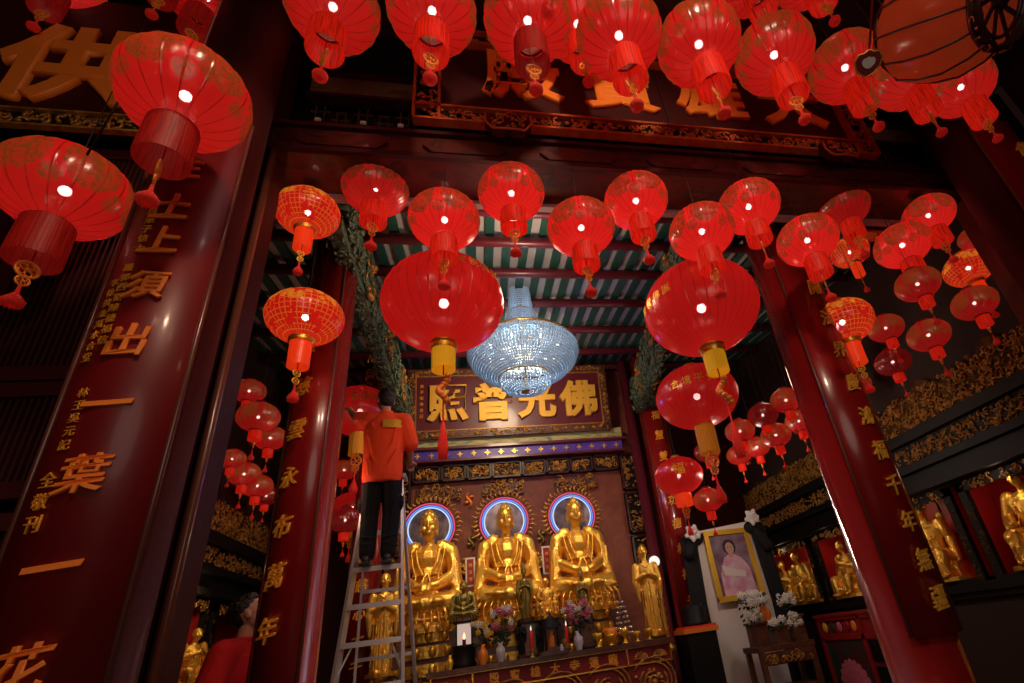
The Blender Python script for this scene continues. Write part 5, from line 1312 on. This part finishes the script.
def human_head(b, c, turn, tilt, s=.92): head(b, c, s, False, turn, tilt)
def hair_cap(c, turn, tilt, s, name, parent, back=1):
    b = MB(); m = Matrix.Rotation(turn, 3, 'Z') @ Matrix.Rotation(tilt, 3, 'X'); c = Vector(c)
    P = lambda x, y, z: c + m @ (Vector((x, y, z)) * s)
    b.ball(P(0, .018, .045), [q * s for q in (.094, .102, .092)], 0, 16, 12, m); b.ball(P(0, .05, -.0), [q * s for q in (.082, .072, .075)], 0, 14, 10, m)
    b.ball(P(0, -.04, .095), [q * s for q in (.07, .05, .035)], 0, 12, 8, m)
    rnd = random.Random(5)
    for i in range(40):
        a = rnd.uniform(0, 6.28); e = rnd.uniform(.2, 1.3); v = Vector((math.cos(a) * math.cos(e) * .09, .02 + math.sin(a) * math.cos(e) * .1, .05 + math.sin(e) * .088))
        b.cap(P(*v), P(v.x * 1.06, v.y * 1.06 - .015, v.z * 1.05), .012 * s, .004 * s, 0, 6)
    return remeshed(b, name, M['hair'], parent, .006, 1)
p1 = thing('person', 'person in an orange-red shirt and black trousers standing on the ladder, reaching up', 'person', (-.885, 4.96, FZ), 0); p1.scale = (.97, .97, .97)
# local frame: facing +Y, feet at z=0. body skin
b = MB()
LS, RSH = (-.175, .0, 1.40), (.185, -.01, 1.38)
LE, LW = (-.295, .07, 1.47), (-.385, .20, 1.60)
RE, RW = (.235, .03, 1.10), (.215, .26, 1.03)
for s in (-1, 1):
    b.cap((s * .085, .0, .86), (s * .095, .02, .46), .085, .058); b.cap((s * .095, .02, .46), (s * .085, -.02, .09), .055, .038); b.cap((s * .085, -.03, .05), (s * .09, .13, .035), .036, .03)
b.ball((0, 0, .92), (.155, .11, .12)); b.cap((0, 0, .95), (0, .01, 1.15), .13, .125); b.ball((0, .0, 1.27), (.165, .105, .16)); b.cap(LS, RSH, .07, .07)
b.cap((0, -.005, 1.40), (-.01, .0, 1.52), .056, .052)
b.cap(LS, LE, .056, .043); b.cap(LE, LW, .042, .028); b.cap(RSH, RE, .056, .043); b.cap(RE, RW, .042, .028)
human_head(b, (-.012, .0, 1.615), PI - R(-28), R(-16), .90)
d = Vector(LW) - Vector(LE); hand(b, LW, d, (0, -.3, 1), 1.05, .45, 1)
hand(b, RW, (-.1, 1, .0), (0, .1, 1), 1.0, .7, -1)
remeshed(b, 'body', M['skin'], p1, .0065, 2)
hair_cap((-.012, .0, 1.615), PI - R(-28), R(-16), .92, 'hair', p1)
# shirt
b = MB()
loft(b, [(.74, .172, .122, 0, -.01), (.80, .184, .135, 0, -.008), (.95, .182, .135, -.003, -.006), (1.10, .186, .138, -.003, -.005), (1.25, .200, .142, 0, -.004), (1.36, .190, .125, 0, -.002), (1.43, .13, .09, 0, 0), (1.46, .07, .06, 0, 0)]); b.cap((-.145, -.0, 1.385), (.160, -.0, 1.375), .090, .090)
b.cap((-.15, .0, 1.39), (-.255, .050, 1.445), .085, .078); b.cap((.165, -.0, 1.375), (.236, .018, 1.14), .094, .086)
b.tube([(.062 * math.cos(a), .062 * math.sin(a) - .0, 1.468 + .006 * math.sin(a)) for a in [2 * PI * i / 14 for i in range(14)]], .020, 6, closed=True)
for (xa, za, xb, zb, xc, zc) in ((-.12, 1.33, -.05, 1.22, .02, 1.02), (.12, 1.30, .10, 1.12, .02, .95), (-.15, 1.20, -.10, 1.00, -.02, .84), (.14, 1.05, .08, .92, .03, .82), (-.16, 1.02, -.12, .92, -.10, .80)):
    b.tube([(xa, -.118, za), (xb, -.132, zb), (xc, -.128, zc)], [.006, .013, .008], 6)
sh = remeshed(b, 'shirt', M['shirt'], p1, .009, 2)
for i, ch in enumerate('龍蓮'): c = char(ch, (.045 + i * .085, -.158, 1.30 - .01 * i), .095, M['goldyel'], sh, 'printed_character', rz=R(10 + 8 * i), depth=.12, off=.02); c.rotation_euler.x = R(-8)
# trousers
b = MB(); b.ball((0, 0, .84), (.168, .122, .10))
for s in (-1, 1):
    b.cap((s * .083, 0, .84), (s * .095, .02, .46), .102, .082); b.cap((s * .095, .02, .46), (s * .088, -.015, .10), .080, .068)
    b.ball((s * .175, .01, .55), (.028, .05, .07)); b.ball((s * .172, .01, .60), (.03, .055, .015))
    for k in range(3): b.tube([(s * .03, -.055, .13 + .05 * k), (s * .09, -.080, .115 + .06 * k), (s * .15, -.05, .15 + .05 * k)], .008, 5)
remeshed(b, 'trousers', M['pants'], p1, .0085, 2)
for s in (-1, 1):
    b = MB(); b.cap((s * .088, -.045, .045), (s * .092, .15, .036), .043, .036); b.box((s * .09, .05, .012), (.085, .27, .024)); b.ball((s * .088, -.03, .075), (.046, .05, .035))
    remeshed(b, 'shoe', M['shoe'], p1, .007, 1)
b = MB(); b.tube([(-.385, .18, 1.57), (-.36, .10, 1.50), (-.31, .02, 1.42), (-.27, -.03, 1.39)], .006, 6); b.build('white_strap', M['whitesole'], p1)
# loose lantern string the man handles
# ------------------------------------------------------------------ person at the left aisle
mb = MB(); mb.box2((-2.15, 4.0, 0), (-1.3, 4.9, .25)); tag(mb.build('wooden_step', M['carvedwood']), 'low wooden step the man in the left aisle stands on', 'step')
p2 = thing('person', 'person in a dark red shirt in the left aisle, head tipped back to look up', 'person', (-1.61, 4.35, .25), R(78))
b = MB()
for s in (-1, 1):
    b.cap((s * .09, 0, .88), (s * .10, -.01, .47), .085, .058); b.cap((s * .10, -.01, .47), (s * .10, .02, .09), .055, .038); b.cap((s * .10, .04, .04), (s * .11, -.14, .035), .036, .03)
    b.cap((s * .19, 0, 1.43), (s * .26, .03, 1.14), .056, .043); b.cap((s * .26, .03, 1.14), (s * .24, -.08, .90), .042, .028); hand(b, (s * .24, -.08, .90), (0, -.25, -1), (-s, 0, .1), 1, .35, s)
b.ball((0, 0, .94), (.155, .11, .12)); b.cap((0, 0, .97), (0, 0, 1.18), .13, .125); b.ball((0, 0, 1.30), (.165, .105, .16)); b.cap((-.19, 0, 1.43), (.19, 0, 1.43), .07, .07)
b.cap((0, 0, 1.44), (0, -.02, 1.57), .056, .052); human_head(b, (0, -.03, 1.665), R(18), R(-30), .92)
remeshed(b, 'body', M['skin'], p2, .0065, 2); hair_cap((0, -.02, 1.67), R(18), R(-30), .94, 'hair', p2)
b = MB(); loft(b, [(.76, .172, .122, 0, 0), (.82, .184, .135, 0, 0), (1.10, .186, .138, 0, 0), (1.27, .200, .142, 0, 0), (1.39, .190, .125, 0, 0), (1.46, .12, .09, 0, 0), (1.49, .07, .06, 0, 0)]); b.cap((-.175, 0, 1.42), (.175, 0, 1.42), .092, .092)
for s in (-1, 1): b.cap((s * .17, 0, 1.415), (s * .255, .028, 1.16), .096, .086); b.tube([(s * .02, -.155, 1.40), (s * .03, -.165, 1.15), (s * .03, -.165, .9)], .008, 5)
b.tube([(.064 * math.cos(a), -.005 + .064 * math.sin(a), 1.50) for a in [2 * PI * i / 14 for i in range(14)]], .020, 6, closed=True)
s2 = remeshed(b, 'shirt', M['shirt2'], p2, .009, 2); b = MB(); b.ball((.09, -.150, 1.32), (.02, .012, .014)); b.build('chest_badge', M['black'], s2)
b = MB(); b.ball((0, 0, .86), (.168, .122, .10))
for s in (-1, 1): b.cap((s * .087, 0, .86), (s * .10, -.01, .47), .102, .082); b.cap((s * .10, -.01, .47), (s * .10, .02, .10), .080, .068)
remeshed(b, 'trousers', M['pants'], p2, .009, 2)
for s in (-1, 1): b = MB(); b.cap((s * .10, .05, .045), (s * .11, -.16, .036), .043, .036); b.box((s * .105, -.05, .012), (.085, .28, .024)); remeshed(b, 'shoe', M['shoe'], p2, .008, 1)

# ------------------------------------------------------------------ crystal chandelier
CX, CY = .47, 4.6
t = thing('crystal_chandelier', 'blue-white crystal chandelier with gold bands hanging in the middle of the hall', 'chandelier', (CX, CY, 3.80))
def strands(name, prof, n, mat, r=.010, beads=True, phase=0):
    b = MB()
    for j in range(n):
        a = 2 * PI * (j + phase) / n; pts = []
        for i in range(len(prof) - 1):
            (r0, z0), (r1, z1) = prof[i], prof[i + 1]; L = math.hypot(r1 - r0, z1 - z0); k = max(1, int(L / .026))
            for q in range(k): u = q / k; pts.append(((r0 + (r1 - r0) * u), z0 + (z1 - z0) * u))
        for rr, z in pts: 
            c = (rr * math.cos(a), rr * math.sin(a), z); q = r
            o = [(c[0] + q, c[1], c[2]), (c[0] - q, c[1], c[2]), (c[0], c[1] + q, c[2]), (c[0], c[1] - q, c[2]), (c[0], c[1], c[2] + q * 1.4), (c[0], c[1], c[2] - q * 1.4)]
            b.add(o, [(0, 2, 4), (2, 1, 4), (1, 3, 4), (3, 0, 4), (2, 0, 5), (1, 2, 5), (3, 1, 5), (0, 3, 5)])
    ob = b.build(name, M[mat], t); ob['kind'] = 'stuff'; return ob
strands('crown_crystals', [(.105, 1.14), (.112, 1.0), (.125, .86), (.14, .80)], 36, 'crystal', .0135)
strands('upper_crystals', [(.145, .79), (.165, .70), (.21, .60), (.29, .51)], 60, 'crystal', .0145)
strands('basket_crystals', [(.52, .38), (.555, .34), (.555, .29), (.52, .21), (.44, .13), (.34, .07), (.26, .03)], 110, 'crystal', .0155)
strands('shoulder_crystals', [(.29, .51), (.38, .45), (.50, .40)], 96, 'crystal', .0135)
strands('cup_crystals', [(.26, .03), (.25, -.03), (.20, -.08), (.12, -.11), (.05, -.12)], 44, 'crystal', .012)
strands('inner_crystals', [(.05, .30), (.20, .26), (.36, .28), (.46, .34)], 30, 'crystal2', .010)
for r, z, th in ((.108, 1.15, .010), (.142, .80, .011), (.40, .445, .010), (.53, .39, .013), (.265, .03, .009)):
    b = MB(); ring(b, r, z, th, 48); b.build('gold_band', M['brass'], t)
b = MB(); b.tube([(0, 0, -.10), (0, 0, 1.2)], .015, 8)
for k in range(12): a = 2 * PI * k / 12; b.tube([(0, 0, .30), (.2 * math.cos(a), .2 * math.sin(a), .22), (.36 * math.cos(a), .36 * math.sin(a), .30)], .007, 5); b.tube([(0, 0, .5), (.345 * math.cos(a), .345 * math.sin(a), .46)], .005, 4)
b.build('stem_and_arms', M['brass'], t)
for k in range(16):
    a = 2 * PI * k / 16; r = .36 if k % 2 else .22; z = .33 if k % 2 else .25
    b = MB(); b.ball((r * math.cos(a), r * math.sin(a), z), (.014, .014, .026), 0, 8, 6); b.build('candle_bulb', M['chbulb'], t)
b = MB(); b.lathe([(.001, -.13), (.045, -.125), (.05, -.11), (.03, -.10), (.001, -.10)], 16); b.build('gold_finial', M['brass'], t)
b = MB(); ht = rz_(CY) - 3.80; b.tube([(0, 0, 1.18), (0, 0, ht)], .012, 6); b.ball((0, 0, 1.30), .025); b.build('hanging_chain', M['brass'], t)

# ------------------------------------------------------------------ lights
def light(kind, loc, energy, col, size=.1, tgt=None, name='lamp', spot=60, blend=.6):
    l = bpy.data.lights.new(name, kind); l.energy = energy; l.color = col
    if kind == 'AREA': l.shape = 'DISK'; l.size = size
    else: l.shadow_soft_size = size
    if kind == 'SPOT': l.spot_size = R(spot); l.spot_blend = blend
    o = bpy.data.objects.new(name, l); COL.objects.link(o); o.location = loc
    if tgt: o.rotation_euler = (Vector(tgt) - Vector(loc)).to_track_quat('-Z', 'Y').to_euler()
    return o
WARM = (1, .78, .52)
for x in (-.6, .3, 1.2): light('SPOT', (x + .1, 5.3, 4.3), 55, (1, .80, .50), .05, (x, 6.4, 2.5), 'statue_fill', 50)  # unseen spots added to brighten the Buddhas
light('AREA', (.4, 4.9, 4.5), 30, (1, .72, .45), .5, (.4, 6.9, 3.6), 'altar_fill')  # added fill for the altar wall, no fixture stands here
light('POINT', (.47, 4.6, 4.05), 17, (.72, .86, 1), .08, None, 'chandelier_light')
light('POINT', (.47, 4.6, 4.45), 6, (.72, .86, 1), .05, None, 'chandelier_light')
light('SPOT', (.8, -.2, 5.0), 150, (1, .70, .50), .12, (.7, 4.2, 2.6), 'porch_fill', 75)  # unseen fill added above the porch to light pillars and hall
light('SPOT', (-.2, .1, 4.6), 95, (1, .62, .42), .10, (-1.1, 2, 2.7), 'porch_fill', 60)  # added fill that brightens the left couplet characters
light('POINT', (.35, 3.3, 3.9), 34, (1, .66, .48), .12, None, 'hall_fill')  # added fill, lifts the man on the ladder
light('POINT', (3.0, 4.4, 3.6), 5, (1, .62, .40), .12, None, 'aisle_fill')  # added fill for the right aisle, no lamp of the hall
light('POINT', (-1.3, 4.9, 2.9), 6, (1, .55, .38), .12, None, 'aisle_fill')  # added fill to lift the person in the left aisle
for y, e in ((7.1, 1.3), (6.0, .6), (4.75, 1.3), (3.4, 1.3)): light('POINT', (XR + .03, y + .12, 2.22), e * 1.5, (1, .70, .46), .06, None, 'niche_fill')  # fill added at each niche top to brighten statues and red backs
light('POINT', (XL + .15, 5.7, 2.25), 2.5, (1, .75, .45), .03, None, 'niche_fill')  # added fill for the left niche statue
light('POINT', (.9, 5.2, 3.5), 8, (.25, .20, 1), .05, None, 'blue_neon_light')
light('POINT', (2.7, 4.9, 2.7), 17, (1, .85, .7), .05, None, 'portrait_fill')  # added fill to brighten the portrait and white board
light('POINT', (-.9, .7, 3.7), 7, (1, .55, .38), .1, None, 'porch_point_fill')  # added fill to bring up the left sign character
light('POINT', (1.8, .7, 4.2), 5, (1, .55, .38), .1, None, 'porch_point_fill')  # second added porch fill, no lamp hangs here
light('AREA', (.6, -2.6, 2.4), 30, (1, .74, .62), 3.0, (.7, 3, 3.2), 'front_fill')  # soft fill added behind the camera to lift front-facing boards and characters
light('POINT', (1.7, 5.6, 3.2), 4, (1, .6, .45), .08, None, 'hall_fill')  # added fill to brighten the right altar pillar
w = bpy.data.worlds.new('world'); SC.world = w; w.use_nodes = True
w.node_tree.nodes['Background'].inputs[0].default_value = (.6, .25, .2, 1); w.node_tree.nodes['Background'].inputs[1].default_value = .012
SC.view_settings.view_transform = 'Standard'; SC.view_settings.look = 'None'; SC.view_settings.gamma = 1; SC.view_settings.exposure = 0
SC.view_settings.use_curve_mapping = False
SC.cycles.use_denoising = True; SC.cycles.max_bounces = 6; SC.cycles.transparent_max_bounces = 12; SC.cycles.sample_clamp_indirect = 4
